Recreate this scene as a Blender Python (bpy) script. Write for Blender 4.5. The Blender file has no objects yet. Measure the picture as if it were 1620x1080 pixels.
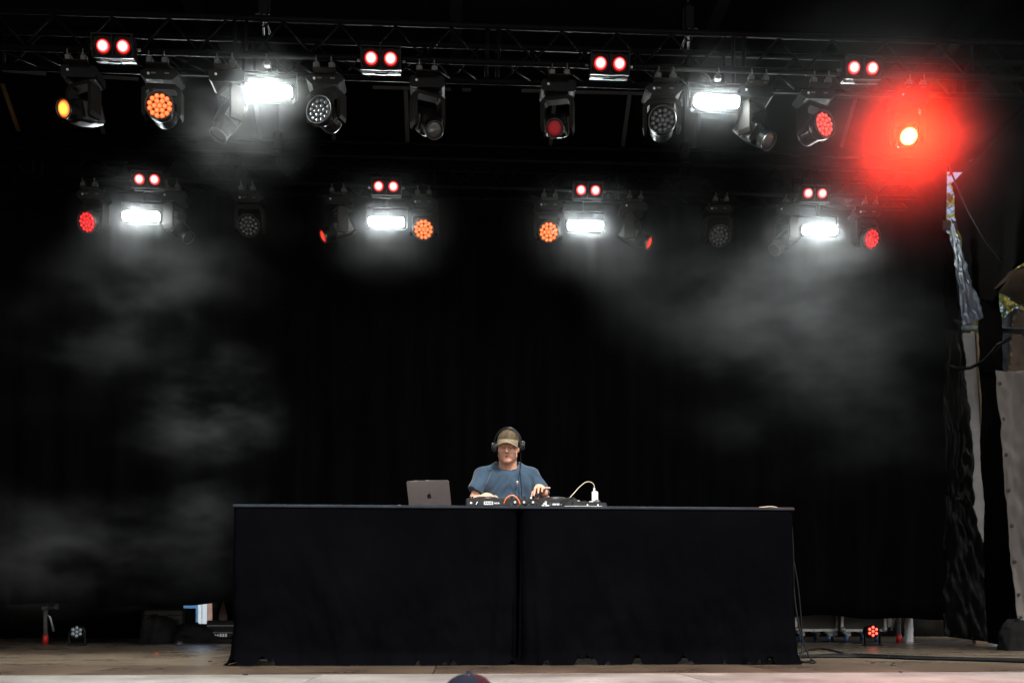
import bpy, math, random
import numpy as np
from mathutils import Vector, Matrix, noise as mnoise

random.seed(7)
R = math.radians
sc = bpy.context.scene
col = sc.collection

# ------------------------------------------------------------------ camera
FPX = 1575.0; CX = 810.0; HY = 970.0; HC = 0.337; YAW = R(3.2)
cam_d = bpy.data.cameras.new('camera'); cam = bpy.data.objects.new('camera', cam_d); col.objects.link(cam)
cam.location = (0, 0, HC); cam.rotation_euler = (R(90), 0, -YAW)
cam_d.sensor_width = 36; cam_d.lens = 36*FPX/1620
cam_d.shift_y = (HY-540)/1620.0
cam_d.clip_start = 0.05; cam_d.clip_end = 900
cam_d.dof.use_dof = True; cam_d.dof.focus_distance = 7.0; cam_d.dof.aperture_fstop = 2.8
sc.camera = cam

# ------------------------------------------------------------------ sky, sun, exposure
SUN_EL = 51; SUN_AZ = 197       # veiled sun behind the camera, a little to its right; the roof edge keeps it off the back of the stage
w = bpy.data.worlds.new('World'); sc.world = w; w.use_nodes = True
wn = w.node_tree.nodes; wl = w.node_tree.links
sky = wn.new('ShaderNodeTexSky'); sky.sky_type = 'NISHITA'; sky.sun_disc = False
sky.sun_elevation = R(SUN_EL); sky.sun_rotation = R(-SUN_AZ)
sky.air_density = 1.0; sky.dust_density = 4.0; sky.ozone_density = 0.6
wl.new(sky.outputs[0], wn['Background'].inputs[0]); wn['Background'].inputs[1].default_value = 0.05
sun_d = bpy.data.lights.new('sun', 'SUN'); sun_d.energy = 1.9; sun_d.angle = R(12); sun_d.color = (1, .97, .93)
sun = bpy.data.objects.new('sun', sun_d); col.objects.link(sun)
_d = Vector((-math.sin(R(SUN_AZ))*math.cos(R(SUN_EL)), math.cos(R(SUN_AZ))*math.cos(R(SUN_EL)), math.sin(R(SUN_EL))))
sun.rotation_euler = _d.to_track_quat('Z', 'Y').to_euler(); sun.location = (0, 0, 20)
vs = sc.view_settings
vs.view_transform = 'Standard'; vs.look = 'None'; vs.gamma = 1; vs.use_curve_mapping = False
EXPO = 2.1; vs.exposure = EXPO
cy = sc.cycles
cy.use_denoising = True; cy.use_adaptive_sampling = True; cy.adaptive_threshold = .02; cy.adaptive_min_samples = 48; cy.max_bounces = 6; cy.diffuse_bounces = 3; cy.glossy_bounces = 3
cy.transmission_bounces = 4; cy.volume_bounces = 0; cy.transparent_max_bounces = 8
cy.use_light_tree = True; cy.volume_step_rate = 1.0; cy.volume_max_steps = 128
cy.caustics_reflective = False; cy.caustics_refractive = False; cy.sample_clamp_indirect = 4.0

# ------------------------------------------------------------------ pixel -> place on a known plane
CT, ST = math.cos(YAW), math.sin(YAW)
def ray(px, py):
    xc = (px-CX)/FPX; zc = (HY-py)/FPX
    return Vector((ST+xc*CT, CT-xc*ST, zc))
def at(px, py, Y):
    d = ray(px, py); t = Y/d.y
    return Vector((d.x*t, Y, HC+d.z*t))
def on_floor(px, py, z=0.0):
    d = ray(px, py); t = (z-HC)/d.z
    return Vector((d.x*t, d.y*t, z))

# ------------------------------------------------------------------ materials
def nt(m): return m.node_tree.nodes, m.node_tree.links
def mat(name, c, rough=.6, metal=0., spec=.5, var=.0, vscale=8., bump=0., bscale=60., sheen=0., stretch=None, c2=None):
    m = bpy.data.materials.new(name); m.use_nodes = True
    n, l = nt(m); b = n['Principled BSDF']
    b.inputs['Base Color'].default_value = (*c, 1); b.inputs['Roughness'].default_value = rough
    b.inputs['Metallic'].default_value = metal; b.inputs['Specular IOR Level'].default_value = spec
    if sheen: b.inputs['Sheen Weight'].default_value = sheen
    tc = n.new('ShaderNodeTexCoord'); vec = tc.outputs['Object']
    if stretch:
        mp = n.new('ShaderNodeMapping'); mp.inputs['Scale'].default_value = stretch
        l.new(vec, mp.inputs[0]); vec = mp.outputs[0]
    if var or c2:
        t = n.new('ShaderNodeTexNoise'); t.inputs['Scale'].default_value = vscale; t.inputs['Detail'].default_value = 6
        l.new(vec, t.inputs['Vector'])
        mx = n.new('ShaderNodeMix'); mx.data_type = 'RGBA'
        lo = tuple(max(0, k*(1-var)) for k in c); hi = c2 if c2 else tuple(min(1, k*(1+var)) for k in c)
        mx.inputs['A'].default_value = (*lo, 1); mx.inputs['B'].default_value = (*hi, 1)
        mr = n.new('ShaderNodeMapRange'); mr.inputs[1].default_value = .3; mr.inputs[2].default_value = .7
        l.new(t.outputs['Fac'], mr.inputs[0]); l.new(mr.outputs[0], mx.inputs['Factor']); l.new(mx.outputs['Result'], b.inputs['Base Color'])
        mr2 = n.new('ShaderNodeMapRange'); mr2.inputs[3].default_value = max(.05, rough-.12); mr2.inputs[4].default_value = min(1, rough+.1)
        l.new(t.outputs['Fac'], mr2.inputs[0]); l.new(mr2.outputs[0], b.inputs['Roughness'])
    if bump:
        t2 = n.new('ShaderNodeTexNoise'); t2.inputs['Scale'].default_value = bscale; t2.inputs['Detail'].default_value = 4
        l.new(vec, t2.inputs['Vector'])
        bp = n.new('ShaderNodeBump'); bp.inputs['Strength'].default_value = bump; bp.inputs['Distance'].default_value = .01
        l.new(t2.outputs['Fac'], bp.inputs['Height']); l.new(bp.outputs[0], b.inputs['Normal'])
    return m
GAIN = 2.0**-EXPO        # what the lamps give off, set against the exposure
def glow(name, core, rim, s_core, s_rim, r, sampled=False, base=(.02, .02, .02)):
    """lens that gives off light: hotter in its middle, cooler towards its edge (object space, radius r)"""
    m = bpy.data.materials.new(name); m.use_nodes = True
    n, l = nt(m); b = n['Principled BSDF']; b.inputs['Base Color'].default_value = (*base, 1); b.inputs['Roughness'].default_value = .3; b.inputs['Specular IOR Level'].default_value = .08
    s_core *= GAIN; s_rim *= GAIN
    tc = n.new('ShaderNodeTexCoord'); sp = n.new('ShaderNodeSeparateXYZ'); cb = n.new('ShaderNodeCombineXYZ')
    l.new(tc.outputs['Object'], sp.inputs[0]); l.new(sp.outputs[0], cb.inputs[0]); l.new(sp.outputs[2], cb.inputs[2])
    ln = n.new('ShaderNodeVectorMath'); ln.operation = 'LENGTH'; l.new(cb.outputs[0], ln.inputs[0])
    mr = n.new('ShaderNodeMapRange'); mr.interpolation_type = 'SMOOTHSTEP'; mr.inputs[1].default_value = r*.40; mr.inputs[2].default_value = r*.92
    l.new(ln.outputs['Value'], mr.inputs[0])
    mx = n.new('ShaderNodeMix'); mx.data_type = 'RGBA'; l.new(mr.outputs[0], mx.inputs['Factor'])
    mx.inputs['A'].default_value = (*[k*s_core for k in core], 1); mx.inputs['B'].default_value = (*[k*s_rim for k in rim], 1)
    l.new(mx.outputs['Result'], b.inputs['Emission Color']); b.inputs['Emission Strength'].default_value = 1
    m.cycles.emission_sampling = 'AUTO' if sampled else 'NONE'
    return m

M = {}
M['housing'] = mat('black_housing', (.004, .004, .0045), .42, spec=.10, var=.35, vscale=14, bump=.15, bscale=180)
M['housing2'] = mat('grey_housing', (.008, .008, .0085), .42, spec=.10, var=.3, vscale=12, bump=.15, bscale=160)
M['yoke'] = mat('yoke_paint', (.010, .0085, .007), .5, spec=.08, var=.3, vscale=9)
M['satin'] = mat('satin_metal', (.09, .088, .086), .4, metal=.5, var=.25, vscale=20)
M['tag'] = mat('pale_sticker', (.6, .6, .58), .6, var=.15)
M['chord'] = mat('truss_metal', (.0022, .0022, .0024), .55, metal=.0, spec=.05, var=.3, vscale=10)
M['steel'] = mat('galvanised_steel', (.32, .33, .34), .45, metal=.7, var=.3, vscale=18)
M['glass_off'] = mat('dark_lens', (.05, .055, .06), .12, spec=.8)
M['bezel'] = mat('lens_bezel', (.012, .012, .012), .35)
M['curtain'] = mat('black_molton', (.0034, .0034, .0036), .95, spec=.004, var=.3, vscale=3, bump=.2, bscale=400, stretch=(3, 3, .3))
M['cloth'] = mat('black_cloth', (.0013, .0014, .0019), .9, spec=.004, var=.25, vscale=2.5, bump=.25, bscale=500)
M['tarp_black'] = mat('black_tarp', (.0055, .0046, .004), .42, spec=.18, var=.4, vscale=3, bump=.2, bscale=14)
M['tarp_roof'] = mat('roof_tarp', (.0016, .0016, .0018), .9, spec=.03, var=.4, vscale=.8)
M['tarp_matte'] = mat('matte_black_tarp', (.0026, .0018, .0016), .8, spec=.01, var=.4, vscale=3, bump=.3, bscale=9)
M['tarp_brown'] = mat('brown_canopy', (.085, .06, .042), .7, var=.35, vscale=3, bump=.3, bscale=9)
M['tarp_grey'] = mat('grey_tarp', (.135, .125, .112), .6, spec=.25, var=.18, vscale=2.2, bump=.25, bscale=10)
M['tarp_blue'] = mat('bluish_foil', (.11, .135, .175), .42, var=.35, vscale=3, bump=.22, bscale=11)
M['seam'] = mat('pale_seam_tape', (.045, .05, .062), .7, var=.3, vscale=6)
M['seam_warm'] = mat('ochre_seam_tape', (.10, .055, .018), .7, var=.3, vscale=6)
M['rubber'] = mat('black_rubber', (.012, .012, .012), .5, var=.2)
M['cable'] = mat('cable_black', (.004, .004, .004), .5, spec=.12)
M['wood_beam'] = mat('timber', (.22, .15, .09), .75, var=.35, vscale=5, stretch=(6, 6, .6), bump=.2, bscale=30)
M['grey_post'] = mat('grey_painted_board', (.20, .20, .20), .6, var=.25, vscale=4, bump=.15, bscale=30)
M['alu'] = mat('aluminium_edge', (.5, .5, .5), .38, metal=.75, var=.2, vscale=25)
M['ply_black'] = mat('black_laminate', (.018, .018, .018), .45, var=.3, vscale=6, bump=.1, bscale=120)
M['blue_wheel'] = mat('blue_caster', (.02, .10, .25), .5, var=.2)
M['red_plastic'] = mat('red_sleeve', (.45, .015, .01), .45, var=.2)
M['white_plastic'] = mat('white_plastic', (.72, .72, .70), .4, var=.06)
M['orange'] = mat('orange_cable', (.75, .16, .03), .45)
M['beige'] = mat('beige_cable', (.45, .38, .28), .5)
M['gear'] = mat('gear_black', (.011, .011, .012), .4, spec=.3, var=.2, vscale=20, bump=.1, bscale=250)
M['gear_top'] = mat('gear_panel', (.015, .015, .016), .3)
M['laptop'] = mat('space_grey_aluminium', (.165, .140, .131), .42, metal=.5, var=.06, vscale=40)
M['laptop_dark'] = mat('laptop_mark', (.008, .008, .008), .2)
M['white_ink'] = mat('white_print', (.70, .70, .70), .6)
M['ground'] = mat('trodden_ground', (.11, .10, .075), .9, var=.4, vscale=1.2, bump=.4, bscale=18)
M['grass'] = mat('grass_field', (.05, .075, .025), .95, var=.4, vscale=.6, bump=.4, bscale=12)
M['stage_front'] = mat('stage_skirt', (.007, .007, .007), .85, spec=.1, var=.3)

def wood(name, c1, c2, seed, rough):
    m = bpy.data.materials.new(name); m.use_nodes = True
    n, l = nt(m); b = n['Principled BSDF']
    tc = n.new('ShaderNodeTexCoord'); mp = n.new('ShaderNodeMapping'); mp.inputs['Scale'].default_value = (1.0, 9, 1); mp.inputs['Location'].default_value = (seed*3.1, seed*1.7, seed)
    l.new(tc.outputs['Object'], mp.inputs[0])
    t = n.new('ShaderNodeTexNoise'); t.inputs['Scale'].default_value = 3.0; t.inputs['Detail'].default_value = 9; t.inputs['Roughness'].default_value = .62; t.inputs['Distortion'].default_value = .6
    l.new(mp.outputs[0], t.inputs['Vector'])
    rp = n.new('ShaderNodeValToRGB'); e = rp.color_ramp.elements; e[0].position = .3; e[0].color = (*c1, 1); e[1].position = .68; e[1].color = (*c2, 1)
    l.new(t.outputs['Fac'], rp.inputs[0])
    t2 = n.new('ShaderNodeTexNoise'); t2.inputs['Scale'].default_value = 1.6; t2.inputs['Detail'].default_value = 8; t2.inputs['Roughness'].default_value = .7
    mp2 = n.new('ShaderNodeMapping'); mp2.inputs['Location'].default_value = (seed*5.3, seed, 0); l.new(tc.outputs['Object'], mp2.inputs[0]); l.new(mp2.outputs[0], t2.inputs['Vector'])
    mr = n.new('ShaderNodeMapRange'); mr.inputs[1].default_value = .35; mr.inputs[2].default_value = .65; mr.inputs[3].default_value = .55; mr.inputs[4].default_value = 1.1
    l.new(t2.outputs['Fac'], mr.inputs[0])
    mx = n.new('ShaderNodeMix'); mx.data_type = 'RGBA'; mx.blend_type = 'MULTIPLY'; mx.inputs['Factor'].default_value = 1
    l.new(rp.outputs[0], mx.inputs['A']); l.new(mr.outputs[0], mx.inputs['B'])
    v = n.new('ShaderNodeTexVoronoi'); v.inputs['Scale'].default_value = 5.5; l.new(mp2.outputs[0], v.inputs['Vector'])
    mv = n.new('ShaderNodeMapRange'); mv.inputs[1].default_value = .03; mv.inputs[2].default_value = .075; mv.inputs[3].default_value = .25; mv.inputs[4].default_value = 1
    l.new(v.outputs['Distance'], mv.inputs[0])
    mx2 = n.new('ShaderNodeMix'); mx2.data_type = 'RGBA'; mx2.blend_type = 'MULTIPLY'; mx2.inputs['Factor'].default_value = .7
    l.new(mx.outputs['Result'], mx2.inputs['A']); l.new(mv.outputs[0], mx2.inputs['B']); l.new(mx2.outputs['Result'], b.inputs['Base Color'])
    mr2 = n.new('ShaderNodeMapRange'); mr2.inputs[3].default_value = rough-.1; mr2.inputs[4].default_value = rough+.14
    l.new(t2.outputs['Fac'], mr2.inputs[0]); l.new(mr2.outputs[0], b.inputs['Roughness'])
    bp = n.new('ShaderNodeBump'); bp.inputs['Strength'].default_value = .12; bp.inputs['Distance'].default_value = .004
    l.new(t.outputs['Fac'], bp.inputs['Height']); l.new(bp.outputs[0], b.inputs['Normal'])
    return m
WOODS = [wood('deck_pale', (.17, .165, .152), (.30, .29, .268), 1, .34), wood('deck_grey', (.19, .183, .17), (.32, .31, .288), 2, .34),
         wood('deck_tan', (.075, .058, .040), (.15, .12, .085), 3, .27), wood('deck_brown', (.055, .038, .026), (.11, .08, .055), 4, .28)]

# ------------------------------------------------------------------ mesh helpers
class MB:
    def __init__(s): s.v = []; s.f = []; s.sm = []
    def add(s, v, f, smooth=False, mtx=None):
        o = len(s.v)
        s.v += [tuple(mtx @ Vector(p)) for p in v] if mtx else [tuple(p) for p in v]
        s.f += [tuple(i+o for i in q) for q in f]; s.sm += [smooth]*len(f); return s
    def box(s, c, d, mtx=None, bev=0.):
        x, y, z = (k/2 for k in d)
        if bev:
            b = min(bev, x*.9, y*.9, z*.9); v = []; 
            for zz, i in ((-z, b), (-z+b, 0), (z-b, 0), (z, b)):
                X, Y = x-i, y-i
                v += [(-X+b, -Y, zz), (X-b, -Y, zz), (X, -Y+b, zz), (X, Y-b, zz), (X-b, Y, zz), (-X+b, Y, zz), (-X, Y-b, zz), (-X, -Y+b, zz)]
            f = [tuple(range(7, -1, -1)), tuple(range(24, 32))]
            for k in range(3):
                for i in range(8): j = (i+1) % 8; f.append((k*8+i, k*8+j, k*8+8+j, k*8+8+i))
        else:
            v = [(a*x, b*y, e*z) for e in (-1, 1) for b in (-1, 1) for a in (-1, 1)]
            f = [(0, 2, 3, 1), (4, 5, 7, 6), (0, 1, 5, 4), (2, 6, 7, 3), (0, 4, 6, 2), (1, 3, 7, 5)]
        v = [(p[0]+c[0], p[1]+c[1], p[2]+c[2]) for p in v]
        return s.add(v, f, False, mtx)
    def tube(s, pts, r, n=8, cap=True, mtx=None):
        pts = [Vector(p) for p in pts]; rs = r if isinstance(r, (list, tuple)) else [r]*len(pts)
        v = []; f = []; up = None
        for i, p in enumerate(pts):
            t = (pts[min(i+1, len(pts)-1)]-pts[max(i-1, 0)])
            t = t.normalized() if t.length > 1e-9 else Vector((0, 0, 1))
            if up is None: up = Vector((0, 0, 1)) if abs(t.z) < .9 else Vector((1, 0, 0))
            a = (up-t*up.dot(t)).normalized(); b = t.cross(a); up = a
            for k in range(n):
                q = 2*math.pi*k/n; v.append(p+a*(math.cos(q)*rs[i])+b*(math.sin(q)*rs[i]))
        for i in range(len(pts)-1):
            for k in range(n):
                k2 = (k+1) % n; f.append((i*n+k, i*n+k2, (i+1)*n+k2, (i+1)*n+k))
        s.add(v, f, True, mtx)
        if cap:
            o = len(s.v)-len(v); m = len(pts)-1
            s.f += [tuple(o+k for k in range(n-1, -1, -1)), tuple(o+m*n+k for k in range(n))]; s.sm += [False]*2
        return s
    def lathe(s, prof, n=24, mtx=None, smooth=True, axis='y'):
        """profile of (radius, along) turned about the y axis"""
        v = []; f = []
        for r, a in prof:
            for k in range(n):
                q = 2*math.pi*k/n
                v.append((r*math.cos(q), a, r*math.sin(q)) if axis == 'y' else (r*math.cos(q), r*math.sin(q), a))
        for i in range(len(prof)-1):
            for k in range(n):
                k2 = (k+1) % n; f.append((i*n+k, (i+1)*n+k, (i+1)*n+k2, i*n+k2) if axis == 'y' else (i*n+k, i*n+k2, (i+1)*n+k2, (i+1)*n+k))
        return s.add(v, f, smooth, mtx)
    def prism(s, poly, y0, y1, mtx=None):
        """polygon in x,z pushed through y"""
        n = len(poly); v = [(x, y0, z) for x, z in poly]+[(x, y1, z) for x, z in poly]
        f = [tuple(range(n)), tuple(range(2*n-1, n-1, -1))]+[(i+n, (i+1) % n+n, (i+1) % n, i) for i in range(n)]
        return s.add(v, f, False, mtx)
    def grid(s, fn, nu, nv, mtx=None, smooth=True):
        v = [fn(i/nu, j/nv) for j in range(nv+1) for i in range(nu+1)]
        f = [(j*(nu+1)+i, j*(nu+1)+i+1, (j+1)*(nu+1)+i+1, (j+1)*(nu+1)+i) for j in range(nv) for i in range(nu)]
        return s.add(v, f, smooth, mtx)
    def sheet(s, fn, nu, nv, th, off):
        """grid sheet with real thickness th along direction off"""
        o = Vector(off)*th; n1 = (nu+1)*(nv+1)
        a = [Vector(fn(i/nu, j/nv)) for j in range(nv+1) for i in range(nu+1)]
        v = a+[p+o for p in a]; f = []
        for j in range(nv):
            for i in range(nu):
                q = (j*(nu+1)+i, j*(nu+1)+i+1, (j+1)*(nu+1)+i+1, (j+1)*(nu+1)+i)
                f.append(q); f.append(tuple(k+n1 for k in reversed(q)))
        rim = [i for i in range(nu+1)]+[j*(nu+1)+nu for j in range(1, nv+1)]+[nv*(nu+1)+i for i in range(nu-1, -1, -1)]+[j*(nu+1) for j in range(nv-1, 0, -1)]
        for k in range(len(rim)):
            p, q = rim[k], rim[(k+1) % len(rim)]; f.append((q, p, p+n1, q+n1))
        return s.add(v, f, True)
    def mesh(s, name, m):
        me = bpy.data.meshes.new(name); me.from_pydata(s.v, [], s.f)
        me.polygons.foreach_set('use_smooth', s.sm); me.materials.append(m); me.update(); return me
def tag(o, label=None, cat=None, group=None, kind=None):
    if label: o['label'] = label
    if cat: o['category'] = cat
    if group: o['group'] = group
    if kind: o['kind'] = kind
    return o
def put(name, me, parent=None, loc=None, rot=None, mtx=None):
    o = bpy.data.objects.new(name, me); col.objects.link(o)
    if parent: o.parent = parent
    if loc is not None: o.location = loc
    if rot is not None: o.rotation_euler = rot
    if mtx is not None: o.matrix_local = mtx
    return o
def part(name, mb, m, parent=None, loc=None, rot=None, mtx=None):
    return put(name, mb.mesh(name, M[m] if isinstance(m, str) else m), parent, loc, rot, mtx)
def thing(name, loc, label, cat, group=None, rz=0.):
    o = bpy.data.objects.new(name, None); col.objects.link(o); o.location = loc; o.rotation_euler = (0, 0, rz); o.empty_display_size = .1
    return tag(o, label, cat, group)
def fbm(x, y, z, o=4): return mnoise.fractal(Vector((x, y, z)), .6, 2.1, o)
def text_mesh(s, size, m, extrude=.0006, bold=0.):
    c = bpy.data.curves.new('t', 'FONT'); c.body = s; c.size = size; c.extrude = extrude; c.offset = bold; c.align_x = 'CENTER'; c.align_y = 'CENTER'
    c.resolution_u = 3
    o = bpy.data.objects.new('t', c); col.objects.link(o)
    me = bpy.data.meshes.new_from_object(o.evaluated_get(bpy.context.evaluated_depsgraph_get()))
    bpy.data.objects.remove(o); bpy.data.curves.remove(c)
    me.materials.clear(); me.materials.append(m); return me

# ================================================================== the setting
YT = 6.51          # front of the tables
YB = 11.1          # backdrop
YU, YL = 8.0, 10.5  # upper (near) and lower (far) truss in the picture
ZU = at(810, 100, YU).z; ZL = at(810, 298, YL).z
GZ = -1.5
g = MB(); g.grid(lambda u, v: ((u-.5)*600, -250+v*600, GZ+.03*fbm(u*60, v*60, 0)), 60, 60)
tag(part('ground', g, 'ground'), kind='structure')

# stage floor: deck panels laid on a base, one by one
fl = MB(); fl.box((0, 9.8, -.09), (15.4, 10.4, .12)); fl.box((0, 4.62, -.76), (15.3, .04, 1.3)); fl.box((-7.6, 9.8, -.76), (.04, 10.3, 1.3)); fl.box((7.6, 9.8, -.76), (.04, 10.3, 1.3))
floor = tag(part('stage_floor', fl, 'stage_front'), 'stage deck of worn plywood panels', None, None, 'structure')
pan = {}
rows = [(4.6, 5.59), (5.59, 6.62), (6.62, 7.62), (7.62, 8.62), (8.62, 9.62), (9.62, 10.62), (10.62, 11.62), (11.62, 12.62), (12.62, 13.62), (13.62, 14.62)]
random.seed(11)
for ri, (y0, y1) in enumerate(rows):
    off = (.0, .62, -.35, .9)[ri % 4]
    for ci in range(-5, 5):
        x0 = ci*2.0+off-.75; x1 = x0+2.0
        if x1 < -7.6 or x0 > 7.6: continue
        x0 = max(x0, -7.6); x1 = min(x1, 7.6)
        k = (0, 1)[(ci+9) % 2] if ri == 0 else random.choice((2, 3, 3)) if ri < 2 else random.choice((2, 2, 3))
        key = (round(x1-x0, 3), round(y1-y0, 3), k)
        if key not in pan:
            b = MB(); b.box((0, 0, -.015), (x1-x0-.006, y1-y0-.006, .03), bev=.002); pan[key] = b.mesh('deck_panel', WOODS[k])
        put('deck_panel', pan[key], floor, ((x0+x1)/2, (y0+y1)/2, random.uniform(-.002, .001)))

# roof over the stage: black canopy with pale seam tape on its rear slope
roof = thing('stage_roof', (0, 8, 6.2), 'black tent roof above the stage with pale seam strips', 'roof')
def rpt(x, s):   # s: distance along the section
    for (y0, z0), (y1, z1) in (((3.4, 6.74), (10.9, 6.18)), ((10.9, 6.18), (11.55, 5.62))):
        L = math.hypot(y1-y0, z1-z0)
        if s <= L: return (x, y0+(y1-y0)*s/L, z0+(z1-z0)*s/L)
        s -= L
    return (x, 11.55, 5.62)
SL = 7.521+.858
c = MB(); c.sheet(lambda u, v: Vector(rpt((u-.5)*17, v*SL))+Vector((0, 0, .03*math.sin(u*50))), 60, 40, .02, (0, 0, 1))
part('canopy', c, 'tarp_roof', roof, (0, -8, -6.2))
for x in (-7.4, -5, -2.5, 0, 2.5, 5, 7.4):
    b = MB(); b.box((0, 0, 0), (.12, 7.0, .2)); part('roof_beam', b, 'tarp_roof', roof, (x, -.6, .10), (R(-4.25), 0, 0))
def seam(p, q, wd, m):
    a = at(p[0], p[1], 10.92); b_ = at(q[0], q[1], 11.42)
    d = (b_-a); n = Vector((0, -.65, -.76)); s_ = d.cross(n).normalized()*wd/2; t_ = n*.008
    v = [a-s_, a+s_, b_+s_, b_-s_]; v = [x+t_ for x in v]+[x+t_*1.6 for x in v]
    m_ = MB(); m_.add([x-Vector((0, 8, 6.2)) for x in v], [(0, 1, 2, 3), (7, 6, 5, 4), (0, 4, 5, 1), (1, 5, 6, 2), (2, 6, 7, 3), (3, 7, 4, 0)])
    part('seam_strip', m_, m, roof)
for p, q, m in (((4, 132), (33, 216), 'seam_warm'), ((141, 124), (167, 220), 'seam'), ((405, 165), (413, 226), 'seam'), ((525, 150), (529, 232), 'seam'), ((642, 142), (645, 234), 'seam'),
                ((878, 150), (870, 238), 'seam'), ((996, 150), (985, 232), 'seam'), ((1112, 150), (1098, 234), 'seam'), ((1353, 157), (1329, 236), 'seam')):
    seam(p, q, .045, m)
for x0, x1, ya, yb in ((5, 74, 113, 119), (136, 220, 122, 127), (590, 745, 140, 144), (825, 1020, 145, 150), (1320, 1420, 154, 158)):
    p = at(x0, ya, 10.9); q = at(x1, yb, 10.9); b = MB(); mid = (p+q)/2
    b.box((0, 0, 0), ((q-p).length, .008, .035)); part('seam_strip', b, 'seam', roof, mid-Vector((0, 8.02, 6.2)), (0, -math.atan2(q.z-p.z, q.x-p.x), 0))

# ------------------------------------------------------------------ trusses
def truss(name, x0, x1, y, z, label, s=.29):
    t = thing(name, ((x0+x1)/2, y, z), label, 'truss', 'lighting trusses over the stage')
    L = x1-x0
    ch = MB(); ch.tube([(-L/2, 0, 0), (L/2, 0, 0)], .025, 10); chm = ch.mesh('chord', M['chord'])
    for dy, dz in ((0, 0), (s, 0), (0, s), (s, s)): put('chord', chm, t, (0, dy, dz))
    n = int(L/.22); p = L/n
    br = MB(); br.tube([(-p/2, 0, .02), (p/2, 0, s-.02)], .009, 6); bm = br.mesh('brace', M['chord'])
    bh = MB(); bh.tube([(-p/2, .02, 0), (p/2, s-.02, 0)], .009, 6); bhm = bh.mesh('brace', M['chord'])
    jp = MB(); jp.tube([(0, 0, 0), (0, 0, s)], .016, 6); jpm = jp.mesh('joint_post', M['chord'])
    for i in range(n):
        x = -L/2+p*(i+.5)
        if i % 9 == 8:      # bolted joint between two lengths
            for k in (-.045, .045):
                for dy in (0, s): put('joint_post', jpm, t, (x+k, dy, 0))
            continue
        fl_ = math.pi if i % 2 else 0
        put('brace', bm, t, (x, 0, 0), (0, 0, fl_)); put('brace', bm, t, (x, s, 0), (0, 0, math.pi-fl_))
        put('brace', bhm, t, (x, 0 if not fl_ else s, 0), (0, 0, fl_))
    return t
truss('lighting_truss', -5.6, 5.3, YU, ZU, 'dark lattice truss nearest the camera carrying the upper row of lights')
truss('lighting_truss', -6.2, at(1452, 300, YL).x, YL, ZL, 'dark lattice truss by the backdrop carrying the lower row of lights')
# chain hoists holding the trusses up
def hoist(px, Y, z, label):
    x = at(px, 100, Y).x; top = 6.7-(Y-3.9)*.0743-.02
    t = thing('chain_hoist', (x, Y+.145, z+.29), label, 'hoist', 'chain hoists holding the trusses')
    b = MB(); b.tube([(0, 0, .30), (0, 0, top-z-.29)], .008, 6); part('chain', b, 'chord', t)
    b = MB(); b.box((0, 0, .2), (.09, .08, .2), bev=.015); part('motor', b, 'housing', t)
    b = MB(); b.tube([(0, 0, .11), (.02, 0, .08), (.03, 0, .05), (.015, 0, .02), (-.015, 0, .02), (-.03, 0, .045)], .008, 6); part('hook', b, 'housing2', t)
    b = MB(); b.tube([(-.03, -.145, .03), (0, 0, .1), (.03, .145, .03)], .012, 6); b.tube([(.03, -.145, .03), (0, 0, .1), (-.03, .145, .03)], .012, 6); part('sling', b, 'rubber', t)
hoist(412, YU, ZU, 'chain hoist with hook above the upper truss, left side'); hoist(1096, YU, ZU, 'chain hoist with hook above the upper truss, right side')
hoist(436, YL, ZL, 'chain hoist with hook above the lower truss, left side'); hoist(1088, YL, ZL, 'chain hoist with hook above the lower truss, right side')

# ------------------------------------------------------------------ drapes
xl = at(-60, 500, YB).x; xr = at(1497, 500, YB).x
zt = 5.52
def bd(u, v):
    x = xl+(xr-xl)*u; zb = .43 if u < .26 else .43-.14*min(1, (u-.26)/.3)
    zb += .02*math.sin(u*31)+.015*math.sin(u*73+1)
    z = zt+(zb-zt)*v
    y = YB+(.02+.035*v)*math.sin(u*150+1.3*math.sin(u*17)+.4*v)+.05*fbm(u*14, v*1.2, 3.)
    return (x, y, z)
c = MB(); c.sheet(bd, 420, 24, .004, (0, 1, 0))
tag(part('backdrop_curtain', c, 'curtain'), 'wide black backdrop curtain hanging behind the DJ booth', 'curtain')
pb = MB(); pb.tube([(xl-.1, YB, zt+.02), (xr+.3, YB, zt+.02)], .025, 8); 
pr = tag(part('curtain_pipe', pb, 'chord'), 'steel pipe the backdrop curtain hangs from', 'pipe')
def sd(u, v):
    y = 5.6+8.9*u; z = 6.4+(.0-6.4)*v
    return (-6.55+.05*math.sin(u*90+math.sin(u*13))+.05*fbm(u*9, v*2, 8.), y, z)
c = MB(); c.sheet(sd, 200, 16, .005, (-1, 0, 0))
tag(part('side_drape', c, 'curtain'), 'black drape closing the left side of the stage', 'curtain')
rf = MB(); rf.sheet(lambda u, v: (-8.4+(xr-.1+8.4)*u, 11.58+2.9*v, 5.58-.1*v+.02*math.sin(u*40)), 40, 6, .01, (0, 0, 1))  # added out of view to keep daylight off the area behind the backdrop
tag(part('rear_shade_canopy', rf, 'tarp_roof'), 'unseen black canopy added to shade the space behind the backdrop', 'canopy')
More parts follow.
